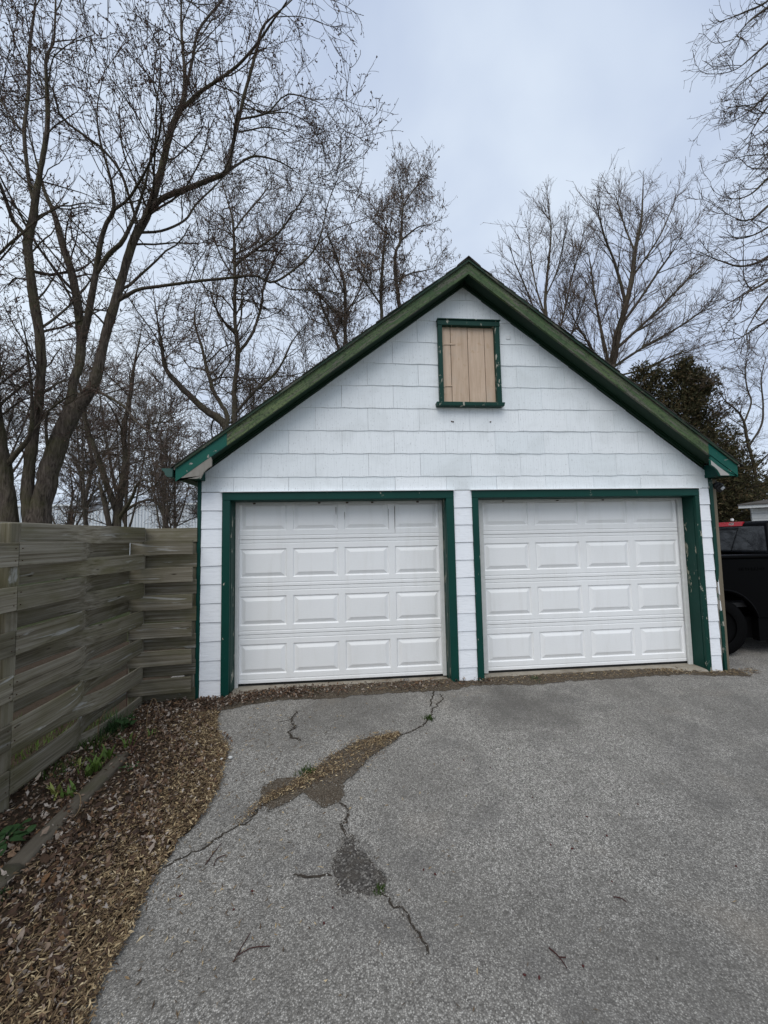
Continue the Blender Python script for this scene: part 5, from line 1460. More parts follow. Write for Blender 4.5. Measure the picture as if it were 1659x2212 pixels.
# ------------------------------------------------------------------ pickup truck (right side towards the drive, front to the right)
def truck():
    t = thing('pickup_truck', 'black pickup truck parked beside the garage at the right edge', 'truck', (6.02, 0.50, -0.08), R_(-1.5))
    # local: x forward, y away from viewer, z up
    def lbox(name, x0, x1, y0, y1, z0, z1, mat, par=t, bev=0.0, seg=1):
        V = np.array(boxv(x0, x1, y0, y1, z0, z1)); c = (V.min(0) + V.max(0)) / 2
        me = bpy.data.meshes.new(name); me.from_pydata((V - c).tolist(), [], BOXF); me.update(); fixn(me)
        if bev: bev_mesh(me, bev, seg)
        po = Vector((0, 0, 0))
        q = par
        while q is not t: po += q.location; q = q.parent
        return link(name, me, mat, par, Vector(c) - po)
    def lprism(name, prof, y0, y1, mat, par=t, bev=0.0):
        n = len(prof)
        V = [(x, y0, z) for x, z in prof] + [(x, y1, z) for x, z in prof]
        F = [tuple(range(n)), tuple(range(2 * n - 1, n - 1, -1))] + [(i, (i + 1) % n, n + (i + 1) % n, n + i) for i in range(n)]
        me = bpy.data.meshes.new(name); me.from_pydata(V, [], F); me.update(); fixn(me)
        if bev: bev_mesh(me, bev, 2)
        return link(name, me, mat, par)
    WX = 0.40                                    # rear axle
    arch = [(WX + 0.50 * math.cos(a), 0.40 + 0.50 * math.sin(a)) for a in np.linspace(math.pi, 0, 14)]
    # near bed side with the wheel arch cut out
    prof = [(0.0, 1.34), (0.0, 0.52)] + [(arch[0][0], 0.52)] + [p for p in arch if p[1] > 0.52] + [(arch[-1][0], 0.52), (1.16, 0.52), (1.16, 1.34)]
    b1 = lprism('bed_side', prof, 0.03, 0.10, 'truck_paint', bev=0.012)
    lprism('bed_side', prof, 1.80, 1.87, 'truck_paint', bev=0.012)
    lbox('bed_rail', -0.01, 1.17, -0.005, 0.13, 1.345, 1.395, 'truck_paint', bev=0.018, seg=2)
    lbox('bed_rail', -0.01, 1.17, 1.77, 1.905, 1.345, 1.395, 'truck_paint', bev=0.018, seg=2)
    lbox('tailgate', -0.02, 0.05, 0.11, 1.79, 0.56, 1.385, 'truck_paint', bev=0.015)
    lbox('bed_floor', 0.06, 1.15, 0.11, 1.79, 0.66, 0.72, 'black_plastic')
    lbox('rear_bumper', -0.14, -0.02, 0.05, 1.85, 0.44, 0.62, 'chrome', bev=0.03, seg=2)
    lbox('tail_light', -0.012, 0.10, 0.012, 0.029, 0.86, 1.30, 'lens_red', bev=0.008)
    # raised lip of the wheel arch
    pts = [(WX + 0.515 * math.cos(a), 0.024, 0.40 + 0.515 * math.sin(a)) for a in np.linspace(2.9, 0.24, 26)]
    V, Q = tubes(np.array(pts)[None], np.full((1, 26), 0.012), 6)
    link('arch_lip', smoothed(mesh_np('arch_lip', V, Q, 4)), 'truck_paint', t)
    # name on the bed side in low black letters
    cu = bpy.data.curves.new('lettering', 'FONT')
    cu.body = 'SILVERADO'
    cu.size = 0.062; cu.extrude = 0.0025; cu.align_x = 'CENTER'; cu.space_character = 1.25
    tmp = bpy.data.objects.new('lettering_curve', cu)
    col.objects.link(tmp)
    dg = bpy.context.evaluated_depsgraph_get()
    me = bpy.data.meshes.new_from_object(tmp.evaluated_get(dg))
    bpy.data.objects.remove(tmp)
    o = link('lettering', me, 'rim_black', t, (0.86, 0.027, 1.17)); o.rotation_euler = (R_(90), 0, 0)
    # cab
    lprism('cab_body', [(1.20, 1.36), (1.20, 0.50), (3.52, 0.50), (3.52, 1.36)], 0.02, 1.88, 'truck_paint', bev=0.03)
    lo = [(1.22, 0.07, 1.36), (3.62, 0.07, 1.36), (3.62, 1.83, 1.36), (1.22, 1.83, 1.36)]
    hi = [(1.42, 0.27, 1.87), (2.95, 0.27, 1.90), (2.95, 1.63, 1.90), (1.42, 1.63, 1.87)]
    me = bpy.data.meshes.new('cab_top'); me.from_pydata(lo + hi, [], [(0, 1, 5, 4), (1, 2, 6, 5), (2, 3, 7, 6), (3, 0, 4, 7), (4, 5, 6, 7), (3, 2, 1, 0)]); me.update(); fixn(me)
    bev_mesh(me, 0.055, 3)
    ct = link('cab_top', smoothed(me), 'truck_paint', t)
    def quad(name, P4, mat, push):
        P4 = [Vector(p) for p in P4]
        n = (P4[1] - P4[0]).cross(P4[3] - P4[0]).normalized()
        V = [p + n * push for p in P4] + [p - n * 0.01 for p in P4]
        me = bpy.data.meshes.new(name)
        me.from_pydata([tuple(v) for v in V], [], [(0, 1, 2, 3), (7, 6, 5, 4), (0, 4, 5, 1), (1, 5, 6, 2), (2, 6, 7, 3), (3, 7, 4, 0)]); me.update()
        return link(name, me, mat, t)
    def back(y, z):                              # point on the cab's rear face
        f = (z - 1.36) / 0.51
        x = 1.22 + 0.20 * f
        return (x, y, z)
    def inset(z): return 0.07 + 0.20 * (z - 1.36) / 0.51
    zt, zb_ = 1.785, 1.40
    quad('rear_window', [back(inset(zt) + 0.05, zt), back(inset(zb_) + 0.05, zb_), back(1.90 - inset(zb_) - 0.05, zb_), back(1.90 - inset(zt) - 0.05, zt)], 'glass', 0.006)
    for yy in (0.66, 1.24):
        quad('window_divider', [back(yy, zt - 0.05), back(yy, zb_), back(yy + 0.022, zb_), back(yy + 0.022, zt - 0.05)], 'black_plastic', 0.010)
    quad('slider_frame', [back(0.66, zt - 0.012), back(0.66, zt - 0.055), back(1.262, zt - 0.055), back(1.262, zt - 0.012)], 'black_plastic', 0.011)
    hl = quad('high_brake_light', [back(0.62, 1.865), back(0.62, 1.797), back(1.28, 1.797), back(1.28, 1.865)], 'lens_red', 0.018)
    for yy in (0.76, 1.06):
        quad('cargo_lamp', [back(yy, 1.855), back(yy, 1.812), back(yy + 0.08, 1.812), back(yy + 0.08, 1.855)], 'lens_white', 0.021)
    # side glass, hood, wheels, step
    def sidep(x, z): return (x, 0.07 + 0.20 * (z - 1.36) / 0.52, z)
    quad('side_window', [sidep(1.52, 1.80), sidep(1.42, 1.42), sidep(2.25, 1.42), sidep(2.25, 1.80)][::-1], 'glass', -0.004)
    quad('side_window', [sidep(2.33, 1.80), sidep(2.33, 1.42), sidep(3.30, 1.42), sidep(2.85, 1.80)][::-1], 'glass', -0.004)
    lprism('hood', [(3.53, 1.34), (3.53, 0.50), (3.75, 0.50), (3.85, 0.80), (4.15, 0.93), (4.45, 0.80), (4.55, 0.50), (4.95, 0.52), (4.95, 1.05), (4.80, 1.18)], 0.04, 1.86, 'truck_paint', bev=0.03)
    lbox('side_step', 1.22, 3.45, 0.0, 0.055, 0.36, 0.42, 'chrome', bev=0.015)
    lbox('front_bumper', 4.955, 5.08, 0.05, 1.85, 0.42, 0.66, 'chrome', bev=0.03)
    for wx in (WX, 4.15):
        for y0, y1, s in ((0.06, 0.30, -1), (1.60, 1.84, 1)):
            n = 28
            def ring(rad, y): return [(wx + rad * math.cos(2 * math.pi * k / n), y, 0.39 + rad * math.sin(2 * math.pi * k / n)) for k in range(n)]
            rs = [(0.24, y0 + .03), (0.36, y0), (0.39, y0 + .04), (0.39, y1 - .04), (0.36, y1), (0.24, y1 - .03)]
            V = sum([ring(a, b) for a, b in rs], []); F = []
            for k in range(len(rs) - 1):
                F += [(k * n + i, k * n + (i + 1) % n, (k + 1) * n + (i + 1) % n, (k + 1) * n + i) for i in range(n)]
            me = bpy.data.meshes.new('wheel'); me.from_pydata(V, [], F); me.update(); fixn(me)
            w = link('wheel', smoothed(me), 'rim_black', t)
            yo = y0 + 0.05 if s < 0 else y1 - 0.05
            V = ring(0.25, yo) + ring(0.10, yo + s * -0.02) + [(wx, yo, 0.39)]
            F = [(i, (i + 1) % n, n + (i + 1) % n, n + i) for i in range(n)] + [(n + i, n + (i + 1) % n, 2 * n) for i in range(n)]
            me = bpy.data.meshes.new('rim'); me.from_pydata(V, [], F); me.update()
            link('rim', me, 'rim_black', w)
    lbox('underbody_blocker', 0.05, 4.9, 0.16, 1.70, 0.22, 0.51, 'rim_black')  # solid underside, made deep to block light below the truck
    lbox('skirt_light_blocker', 0.93, 3.6, 0.06, 0.155, 0.20, 0.515, 'rim_black')  # black skirt added to shut off the light gap under the body
    lbox('wheel_well', 0.02, 0.96, 0.31, 0.34, 0.30, 1.2, 'rim_black')
    # white block standing in for the sky's reflection on the roof edge
    lbox('roof_edge_glint', 1.60, 1.64, 0.98, 1.02, 1.885, 1.93, 'lens_white', bev=0.01)
truck()

# ------------------------------------------------------------------ flood light under the right eave
fl = thing('flood_light', 'small black flood light under the right eave of the garage', 'light', (5.965, 0.10, 2.10))
box('mount', 5.93, 5.985, 0.05, 0.11, 2.24, 2.305, 'black_plastic', fl, bev=0.008)
def tilted(name, c, s, ang, mat):
    V = np.array(boxv(-s[0], s[0], -s[1], s[1], -s[2], s[2])); m = np.array(Matrix.Rotation(ang[0], 3, 'X') @ Matrix.Rotation(ang[1], 3, 'Y'))
    o = part(name, V @ m.T + np.array(c), BOXF, mat, fl); fixn(o.data); bev_mesh(o.data, 0.006); return o
tilted('head', (6.00, 0.05, 2.205), (0.05, 0.04, 0.045), (0.5, 0.6), 'black_plastic')
tilted('lens', (6.018, 0.012, 2.182), (0.022, 0.006, 0.022), (0.5, 0.6), 'lamp_glass')
tilted('head', (5.945, 0.04, 2.225), (0.035, 0.03, 0.03), (0.5, -0.4), 'black_plastic')

# ------------------------------------------------------------------ fence
fence = thing('wooden_fence', 'weathered basket-weave board fence left of the garage', 'fence', (-0.9, -1.0, -0.08))
ROWS, PITCH, BH, ZT = 13, 0.1432, 0.155, 1.792
def board_mesh(L, bow, n, seed, h=BH, th=0.019):
    """Board along local x; bow(t) gives its sideways offset."""
    r = np.random.default_rng(seed)
    V, F = [], []
    cup = r.normal(0, 0.0015); w0 = r.normal(0, 0.0025, 2)
    for i in range(n):
        t = i / (n - 1); x = L * t; o = bow(t)
        dzv = w0[0] * math.sin(t * 3) + w0[1] * math.sin(t * 7)
        e = 0.003
        ring = [(-th / 2, -h / 2 + e), (-th / 2 + e, -h / 2), (th / 2 - e, -h / 2), (th / 2, -h / 2 + e), (th / 2, h / 2 - e), (th / 2 - e, h / 2), (-th / 2 + e, h / 2), (-th / 2, h / 2 - e)]
        V += [(x, o + y + cup * (abs(z) / h), z + dzv) for y, z in ring]
    for i in range(n - 1):
        for k in range(8): F.append((i * 8 + k, i * 8 + (k + 1) % 8, (i + 1) * 8 + (k + 1) % 8, (i + 1) * 8 + k))
    F += [tuple(range(7, -1, -1)), tuple(range((n - 1) * 8, n * 8))]
    me = bpy.data.meshes.new('board'); me.from_pydata(V, [], F); me.update()
    return me
def fence_build():
    fo = Vector(fence.location)
    r = np.random.default_rng(15)
    for i in range(ROWS):
        z = ZT - PITCH * (i + 0.5) + r.normal(0, 0.002)
        odd = i % 2 == 1
        s = 1 if odd else -1
        # bay towards the corner: local x runs +y (rotated 90 deg), offset sign: local +y -> world -x
        a = 0.066
        def bow(t, s=s): return -s * a * math.tanh(3.2 * math.cos(math.pi * t)) + 0.003 * math.sin(7 * t + i)
        y0, y1 = -1.708, (-0.205 if odd else -0.170)
        o = link('board', board_mesh(y1 - y0, bow, 26, 100 + i), 'fence', fence, Vector((-0.9, y0, z)) - fo)
        o.rotation_euler = (r.normal(0, 0.006), r.normal(0, 0.002), R_(90))
        # bay towards the viewer
        def bow2(t, s=s): return -s * a * math.cos(math.pi * (1 - t) * 1.0) * (1 if t > 0.5 else 1)
        o = link('board', board_mesh(2.25, lambda t, s=s: -s * a * math.tanh(3.2 * math.cos(math.pi * (1 - t))), 22, 200 + i), 'fence', fence, Vector((-0.9, y0 - 0.006 - 2.25, z + r.normal(0, 0.003))) - fo)
        o.rotation_euler = (r.normal(0, 0.006), r.normal(0, 0.002), R_(90))
        # short panel closing to the garage
        yy = -0.196 if odd else -0.068
        x0 = -0.955 if odd else -0.875
        o = link('board', board_mesh(-0.350 - x0, lambda t: 0.003 * math.sin(4 * t + i), 6, 300 + i), 'fence', fence, Vector((x0, yy, z + r.normal(0, 0.003))) - fo)
        o.rotation_euler = (r.normal(0, 0.01), r.normal(0, 0.002), 0.105 if odd else 0.08)
    for (x, y) in ((-0.9, -1.715), (-0.9, -0.145), (-0.415, 0.02), (-0.9, -3.97)):
        o = box('post', x - 0.054, x + 0.054, y - 0.042, y + 0.042, -0.12, 1.785, 'fence', fence, bev=0.006)
        o.data.transform(Matrix.Rotation(R_(90), 4, 'Y')); o.rotation_euler = (0, R_(-90), 0)
    # nail heads at the joint
    nm = None
    for i in range(1, ROWS, 2):
        for dy in (-0.03, 0.022):
            for dzz in (-0.04, 0.04):
                z = ZT - PITCH * (i + 0.5) + dzz
                if nm is None:
                    nm = box('nail', -0.826, -0.821, -1.708 + dy - 0.003, -1.708 + dy + 0.003, z - 0.003, z + 0.003, 'rust', fence); me = nm.data
                else: link('nail', me, None, fence, Vector((-0.8235, -1.708 + dy, z)) - fo)
fence_build()

# landscape timbers edging the bed
def timber(label, p0, p1, w, h, seed):
    r = np.random.default_rng(seed)
    a, b = Vector((*p0, 0)), Vector((*p1, 0)); L = (b - a).length; n = 16
    V, F = [], []
    S = 10
    for i in range(n):
        x = L * i / (n - 1)
        for k in range(S):
            an = 2 * math.pi * k / S
            c, s_ = math.cos(an), math.sin(an)
            sx = abs(c) ** 0.55 * math.copysign(1, c); sy = abs(s_) ** 0.55 * math.copysign(1, s_)
            V.append((x, sx * w / 2 * (1 + r.normal(0, .03)), sy * h / 2 * (1 + r.normal(0, .03))))
    for i in range(n - 1):
        for k in range(S): F.append((i * S + k, i * S + (k + 1) % S, (i + 1) * S + (k + 1) % S, (i + 1) * S + k))
    F += [tuple(range(S - 1, -1, -1)), tuple(range((n - 1) * S, n * S))]
    me = bpy.data.meshes.new('landscape_timber'); me.from_pydata(V, [], F); me.update(); fixn(me)
    o = link('landscape_timber', smoothed(me), 'timber', None, (p0[0], p0[1], -0.046))
    o.rotation_euler = (0, 0.004, math.atan2(b.y - a.y, b.x - a.x))
    return tag(o, label, 'timber', 'old timbers edging the leaf bed')
timber('old grey landscape timber lying between the plants and the driveway leaves', (-0.47, -1.12), (-0.43, -2.16), 0.11, 0.085, 1)
timber('nearest landscape timber, its end meeting the longer one at the left edge', (-0.428, -2.168), (-0.37, -4.2), 0.11, 0.085, 2)

# ------------------------------------------------------------------ leaf litter (ground cover)
def leaf_batch(X, Y, Z, size, r, tilt=0.55, lobed=True):
    """Curled dead leaves: 7-point outline bent along the midrib."""
    n = len(X)
    base = np.array([(0, -1.0, 0), (0.42, -0.45, .12), (0.62, 0.10, .22), (0.25, 0.30, .05), (0.0, 1.0, .0), (-0.25, 0.30, .05), (-0.62, 0.10, .22), (-0.42, -0.45, .12)], float)
    P = np.repeat(base[None], n, 0) * (1 + r.normal(0, 0.20, (n, 8, 3)))
    P[:, :, 2] *= r.uniform(-1.6, 2.4, (n, 1))
    P[:, :, 2] += (P[:, :, 1] ** 2) * r.uniform(-0.35, 0.45, (n, 1))
    P[:, :, 0] *= r.uniform(0.55, 1.1, (n, 1))
    P *= size[:, None, None]
    a = r.uniform(0, 2 * np.pi, n); tx = r.normal(0, tilt, n); ty = r.normal(0, tilt, n)
    def rot(P, ax, an):
        c, s = np.cos(an)[:, None], np.sin(an)[:, None]
        i, j = [(1, 2), (2, 0), (0, 1)][ax]
        A, B = P[:, :, i].copy(), P[:, :, j].copy()
        P[:, :, i] = A * c - B * s; P[:, :, j] = A * s + B * c
        return P
    P = rot(rot(rot(P, 0, tx), 1, ty), 2, a)
    low = P[:, :, 2].min(1)
    P += np.stack([X, Y, Z - low * 0.8], 1)[:, None, :]
    f = np.array([(0, 1, 7), (1, 2, 3), (1, 3, 7), (7, 3, 5), (7, 5, 6), (3, 4, 5)])
    T = (f[None] + (np.arange(n) * 8)[:, None, None]).reshape(-1, 3)
    return P.reshape(-1, 3), T

def straw_batch(X, Y, Z, L, W, r, tilt=0.22):
    """Dry maple keys, stems and straw: bent slivers with a ridge."""
    n = len(X)
    a = r.uniform(0, 2 * np.pi, n); b = r.normal(0, tilt, n)
    D = np.stack([np.cos(a) * np.cos(b), np.sin(a) * np.cos(b), np.sin(b)], 1)
    S = np.stack([-np.sin(a), np.cos(a), r.normal(0, .5, n)], 1) * W[:, None]
    C = np.stack([X, Y, Z + np.abs(np.sin(b)) * L * 0.5], 1)
    bend = r.normal(0, 0.16, (n, 1)) * L[:, None] * np.stack([-np.sin(a), np.cos(a), 0.5 + 0 * a], 1)
    p0 = C - D * L[:, None] * 0.5; p2 = C + D * L[:, None] * 0.5 ; m = C + bend
    up = np.array([0, 0, 1.0]) * W[:, None] * 0.6
    V = np.stack([p0, m + S, p2, m - S, m + up], 1).reshape(-1, 3)
    f = np.array([(0, 1, 4), (1, 2, 4), (2, 3, 4), (3, 0, 4)])
    T = (f[None] + (np.arange(n) * 5)[:, None, None]).reshape(-1, 3)
    return V, T

def litter():
    r = np.random.default_rng(55)
    # bed leaves
    n = 21000
    Y = -0.05 - 3.6 * r.uniform(0, 1, n) ** 0.9
    xe = edge_x(Y)
    u = r.beta(1.25, 1.25, n)
    Y = Y + 0.10 * np.sin(u * 17 + Y * 9)
    X = -0.93 + (xe + 0.93) * u * 1.02
    Z = np.array([bed_z(x, y) for x, y in zip(X, Y)]) + r.uniform(0, 0.022, n)
    keep = ~((np.abs(X - (-0.45 + 0.0 * Y)) < 0.055) & (Y < -1.1) & (r.uniform(0, 1, n) < 0.86))
    Z = Z + np.where((np.abs(X + 0.45) < 0.055) & (Y < -1.1), 0.02, 0.0)
    X, Y, Z = X[keep], Y[keep], Z[keep]
    V, T = leaf_batch(X, Y, Z, r.uniform(0.007, 0.020, len(X)) * np.where(r.uniform(0, 1, len(X)) < 0.05, 1.8, 1.0), r)
    o = link('leaf_litter', mesh_np('leaf_litter', V, T, 3), 'leaf')
    tag(o, 'brown and grey dead leaves covering the bed along the fence', 'leaves', kind='stuff')
    # tan keys and straw nearer the asphalt
    n = 24000
    Y = -0.35 - 3.3 * r.uniform(0, 1, n) ** 0.85
    xe = edge_x(Y)
    u = 1.035 - np.abs(r.normal(0, 0.19, n)) * np.where(r.uniform(0, 1, n) < 0.2, 2.2, 1.0)
    X = -0.93 + (xe + 0.93) * np.clip(u, 0.02, 1.015) + r.normal(0, 0.014, n)
    Z = np.array([bed_z(x, y) for x, y in zip(X, Y)]) + r.uniform(0.004, 0.024, n)
    keep = ~((np.abs(X + 0.45) < 0.055) & (Y < -1.1))
    X, Y, Z = X[keep], Y[keep], Z[keep]; n = len(X)
    V, T = straw_batch(X, Y, Z, r.uniform(0.014, 0.040, n), r.uniform(0.0014, 0.0042, n), r)
    o = link('straw_litter', mesh_np('straw_litter', V, T, 3), 'straw')
    tag(o, 'tan dry keys and straw spilling along the asphalt edge', 'straw', kind='stuff')
    # along the foot of the doors
    n = 8200
    X = np.r_[r.uniform(-0.36, 1.3, 3800), r.uniform(1.3, 2.9, 1600), r.uniform(2.9, 6.25, 2800)]
    F = np.array([foot_front(x) for x in X])
    Y = F + (0.05 - F) * r.beta(1.5, 1.2, n) + r.normal(0, 0.015, n)
    thin = r.uniform(0, 1, n) < np.clip(0.65 + 0.6 * np.array([float(_fn(x, 2, 5)) for x in X]), 0.12, 1)
    X, Y = X[thin], Y[thin]; n = len(X)
    Z = np.array([dz(x, y) for x, y in zip(X, Y)]) + r.uniform(0.012, 0.045, n)
    h = n // 2
    V1, T1 = leaf_batch(X[:h], Y[:h], Z[:h], r.uniform(0.009, 0.021, h), r)
    o = link('door_leaves', mesh_np('door_leaves', V1, T1, 3), 'leaf'); tag(o, 'dead leaves drifted along the foot of the garage doors', 'leaves', kind='stuff')
    V2, T2 = straw_batch(X[h:], Y[h:], Z[h:] - 0.01, r.uniform(0.02, 0.05, n - h), r.uniform(0.0015, 0.004, n - h), r)
    o = link('door_straw', mesh_np('door_straw', V2, T2, 3), 'straw'); tag(o, 'dry straw drifted along the foot of the garage doors', 'straw', kind='stuff')
    # straw caught in the long crack
    n = 2600
    t = r.beta(1.5, 1.1, n)
    line = np.array([(0.62, -1.92), (0.76, -1.70), (0.95, -1.58), (1.10, -1.46), (1.26, -1.33), (1.42, -1.18), (1.56, -1.08), (1.72, -1.03)])
    s = t * (len(line) - 1); i = np.minimum(s.astype(int), len(line) - 2); f = (s - i)[:, None]
    C = line[i] * (1 - f) + line[i + 1] * f
    w = np.interp(t, [0, 0.15, 0.35, 0.5, 0.62, 0.8, 1.0], [0.012, 0.022, 0.03, 0.07, 0.085, 0.06, 0.012])
    C = C + r.normal(0, 1, (n, 2)) * w[:, None]
    Z = np.array([dz(x, y) for x, y in C]) + 0.008 + r.uniform(0, 0.016, n)
    V, T = straw_batch(C[:, 0], C[:, 1], Z, r.uniform(0.014, 0.042, n), r.uniform(0.0012, 0.0036, n), r)
    o = link('crack_straw', mesh_np('crack_straw', V, T, 3), 'straw'); tag(o, 'dry straw and keys heaped in the wide diagonal crack', 'straw', kind='stuff')
    # stray bits over the open asphalt
    n = 700
    X = 0.33 + np.minimum(r.exponential(0.55, n), 5.0); Y = r.uniform(-3.2, -0.3, n)
    V, T = straw_batch(X, Y, np.array([dz(x, y) for x, y in zip(X, Y)]) + 0.004, r.uniform(0.015, 0.04, n), r.uniform(0.0012, 0.0035, n), r, 0.06)
    o = link('stray_straw', mesh_np('stray_straw', V, T, 3), 'straw'); tag(o, 'single dry keys and stems strewn over the open asphalt', 'straw', kind='stuff')
litter()

# ------------------------------------------------------------------ plants in the bed
def blade(bx, by, bz, h, w, az, lean, curve, n=5):
    V, F = [], []
    d = np.array([math.cos(az), math.sin(az)]); s = np.array([-d[1], d[0]])
    for i in range(n):
        t = i / (n - 1)
        off = lean * h * t + curve * h * t * t
        z = bz + h * t * (1 - 0.25 * abs(curve) * t)
        ww = w * (0.55 + 1.2 * t * (1 - t) * 1.6) * (1 - t ** 3) + 0.0006
        c = np.array([bx, by]) + d * off
        V += [(c[0] - s[0] * ww, c[1] - s[1] * ww, z), (c[0] + d[0] * ww * .35, c[1] + d[1] * ww * .35, z - ww * .2), (c[0] + s[0] * ww, c[1] + s[1] * ww, z)]
        if i:
            a = 3 * (i - 1); F += [(a, a + 1, a + 4, a + 3), (a + 1, a + 2, a + 5, a + 4)]
    return V, F
def blades_obj(name, x, y, specs, mat, parent=None):
    z = bed_z(x, y) if x < 0.3 else dz(x, y)
    V, F = [], []
    for (dx, dy, h, w, az, lean, curve) in specs:
        v, f = blade(x + dx, y + dy, z + 0.002, h, w, az, lean, curve)
        b = len(V); V += v; F += [tuple(q + b for q in g) for g in f]
    return part(name, V, F, mat, parent, smooth=True)
def shoot(x, y, label, n, h, w, mat, seed, spread=0.02):
    r = np.random.default_rng(seed)
    sp = [(r.normal(0, spread), r.normal(0, spread), h * r.uniform(.55, 1.1), w * r.uniform(.7, 1.2), r.uniform(0, 6.28), r.uniform(.1, .5), r.uniform(0, .55)) for _ in range(n)]
    t = thing('shoot_plant', label, 'plant', (x, y, bed_z(x, y)), group='fresh shoots in the leaf bed')
    for i, s in enumerate(sp): blades_obj('leaf', x, y, [s], mat, t)
    return t
SH_ = [(-0.50, -1.02, 'tall green shoot by the dry stalks, farthest along the bed', 7, 0.13, 0.008, 'leaf_green'),
       (-0.56, -1.13, 'broad pale green shoot behind the end of the timber', 8, 0.10, 0.010, 'leaf_green'),
       (-0.60, -1.22, 'slim green shoots next to the broad pale one', 7, 0.10, 0.006, 'leaf_green'),
       (-0.545, -1.30, 'dense clump of green shoots beside the timber', 10, 0.12, 0.009, 'leaf_green'),
       (-0.585, -1.36, 'widest clump of strap leaves, halfway along the timber', 9, 0.11, 0.011, 'leaf_green'),
       (-0.545, -1.58, 'spiky green shoot touching the timber', 7, 0.09, 0.010, 'leaf_green'),
       (-0.66, -1.55, 'yellowish shoot standing alone nearer the fence', 5, 0.08, 0.010, 'leaf_yellow'),
       (-0.625, -1.60, 'small single yellow-green shoot right of the yellowish one', 3, 0.07, 0.007, 'leaf_yellow'),
       (-0.72, -1.25, 'faint pale shoot between the fence and the strap-leaf clump', 4, 0.07, 0.007, 'leaf_yellow'),
       (-0.40, -0.80, 'short green blades among the leaves near the garage', 5, 0.06, 0.006, 'leaf_green')]
for k, (x, y, lb, n, h, w, mt) in enumerate(SH_): shoot(x, y, lb, n + 1, h * 1.05, w, mt, 500 + k)
def round_leaf(x, y, z, rad, az, tilt):
    n = 9
    V = [(0, 0, 0.004)]
    for i in range(n):
        a = 2 * math.pi * i / n
        V.append((rad * math.cos(a) * 0.85, rad * math.sin(a), 0.16 * rad * math.cos(2 * a)))
    m = Matrix.Translation((x, y, z)) @ Matrix.Rotation(az, 4, 'Z') @ Matrix.Rotation(tilt, 4, 'X')
    return [tuple(m @ Vector(v)) for v in V], [(0, i + 1, (i + 1) % n + 1) for i in range(n)]
def leafy(x, y, label, n, rad, R, mat, seed, h=0.09):
    r = np.random.default_rng(seed)
    z = bed_z(x, y)
    t = thing('leafy_plant', label, 'plant', (x, y, z), group='broad leaved plants in the bed')
    for i in range(n):
        a = r.uniform(0, 6.28); d = R * math.sqrt(r.uniform(0, 1))
        px, py = x + d * math.cos(a), y + d * math.sin(a); pz = z + h * r.uniform(.35, 1)
        V, F = round_leaf(px, py, pz, rad * r.uniform(.6, 1.2), a, r.uniform(-.6, .6))
        st = [(x, y, z), (px, py, pz)]
        lf = part('leaf', V, F, mat, t, smooth=True)
    V, Q = tubes(np.array([[(x, y, z - .01), (x + r.normal(0, .01), y, z + h * .4), (x + r.normal(0, R * .3), y + r.normal(0, R * .3), z + h * .8)] for _ in range(6)]), np.full((6, 3), 0.0022), 4)
    part('stems', V, [tuple(q) for q in Q.tolist()], mat, t)
    return t
leafy(-0.72, -0.66, 'dark green round-leaved clump at the far foot of the fence', 34, 0.024, 0.10, 'leaf_deep', 71, 0.10)
leafy(-0.60, -1.93, 'flat dark green leaves beside the near end of the timber', 12, 0.036, 0.09, 'leaf_deep', 72, 0.04)
leafy(-0.66, -2.08, 'broad green leaves at the left edge of the picture', 10, 0.040, 0.08, 'leaf_deep', 73, 0.04)
leafy(-0.33, -1.30, 'low green weed in the leaves right of the timber', 14, 0.012, 0.06, 'leaf_deep', 74, 0.03)
def grass_clump(x, y, label, n, h, R, seed, mat='leaf_deep'):
    r = np.random.default_rng(seed)
    sp = [(r.normal(0, R), r.normal(0, R), h * r.uniform(.4, 1.1), 0.0022, r.uniform(0, 6.28), r.uniform(0, .4), r.uniform(0, .7)) for _ in range(n)]
    o = blades_obj('grass_clump', x, y, sp, mat)
    return tag(o, label, 'grass', 'grass tufts along the fence and cracks')
grass_clump(-0.80, -0.72, 'tall grass tuft at the foot of the fence beside the round-leaved clump', 150, 0.20, 0.055, 81)
grass_clump(-0.80, -0.95, 'shorter grass tuft nearer the viewer along the fence foot', 90, 0.10, 0.07, 82, 'moss')
grass_clump(-0.82, -1.30, 'thin dry-green grass under the lowest fence board', 90, 0.09, 0.10, 83, 'moss')
grass_clump(-0.36, -2.32, 'tiny green tuft beside the near timber', 30, 0.04, 0.025, 84)
grass_clump(2.04, -0.80, 'small weed tuft in the thin crack below the door post', 80, 0.035, 0.022, 85, 'moss')
grass_clump(1.00, -1.45, 'green mossy tuft on the dirt patch in the wide crack', 160, 0.035, 0.035, 86, 'moss')
grass_clump(0.93, -0.10, 'green tuft among the leaves in front of the left door', 70, 0.05, 0.03, 87, 'leaf_deep')
grass_clump(1.455, -2.44, 'sparse green tuft at the lower corner of the dark worn patch', 60, 0.020, 0.018, 88, 'moss')
grass_clump(3.42, -0.07, 'green tuft among the leaves in front of the right door', 60, 0.05, 0.03, 89, 'leaf_deep')
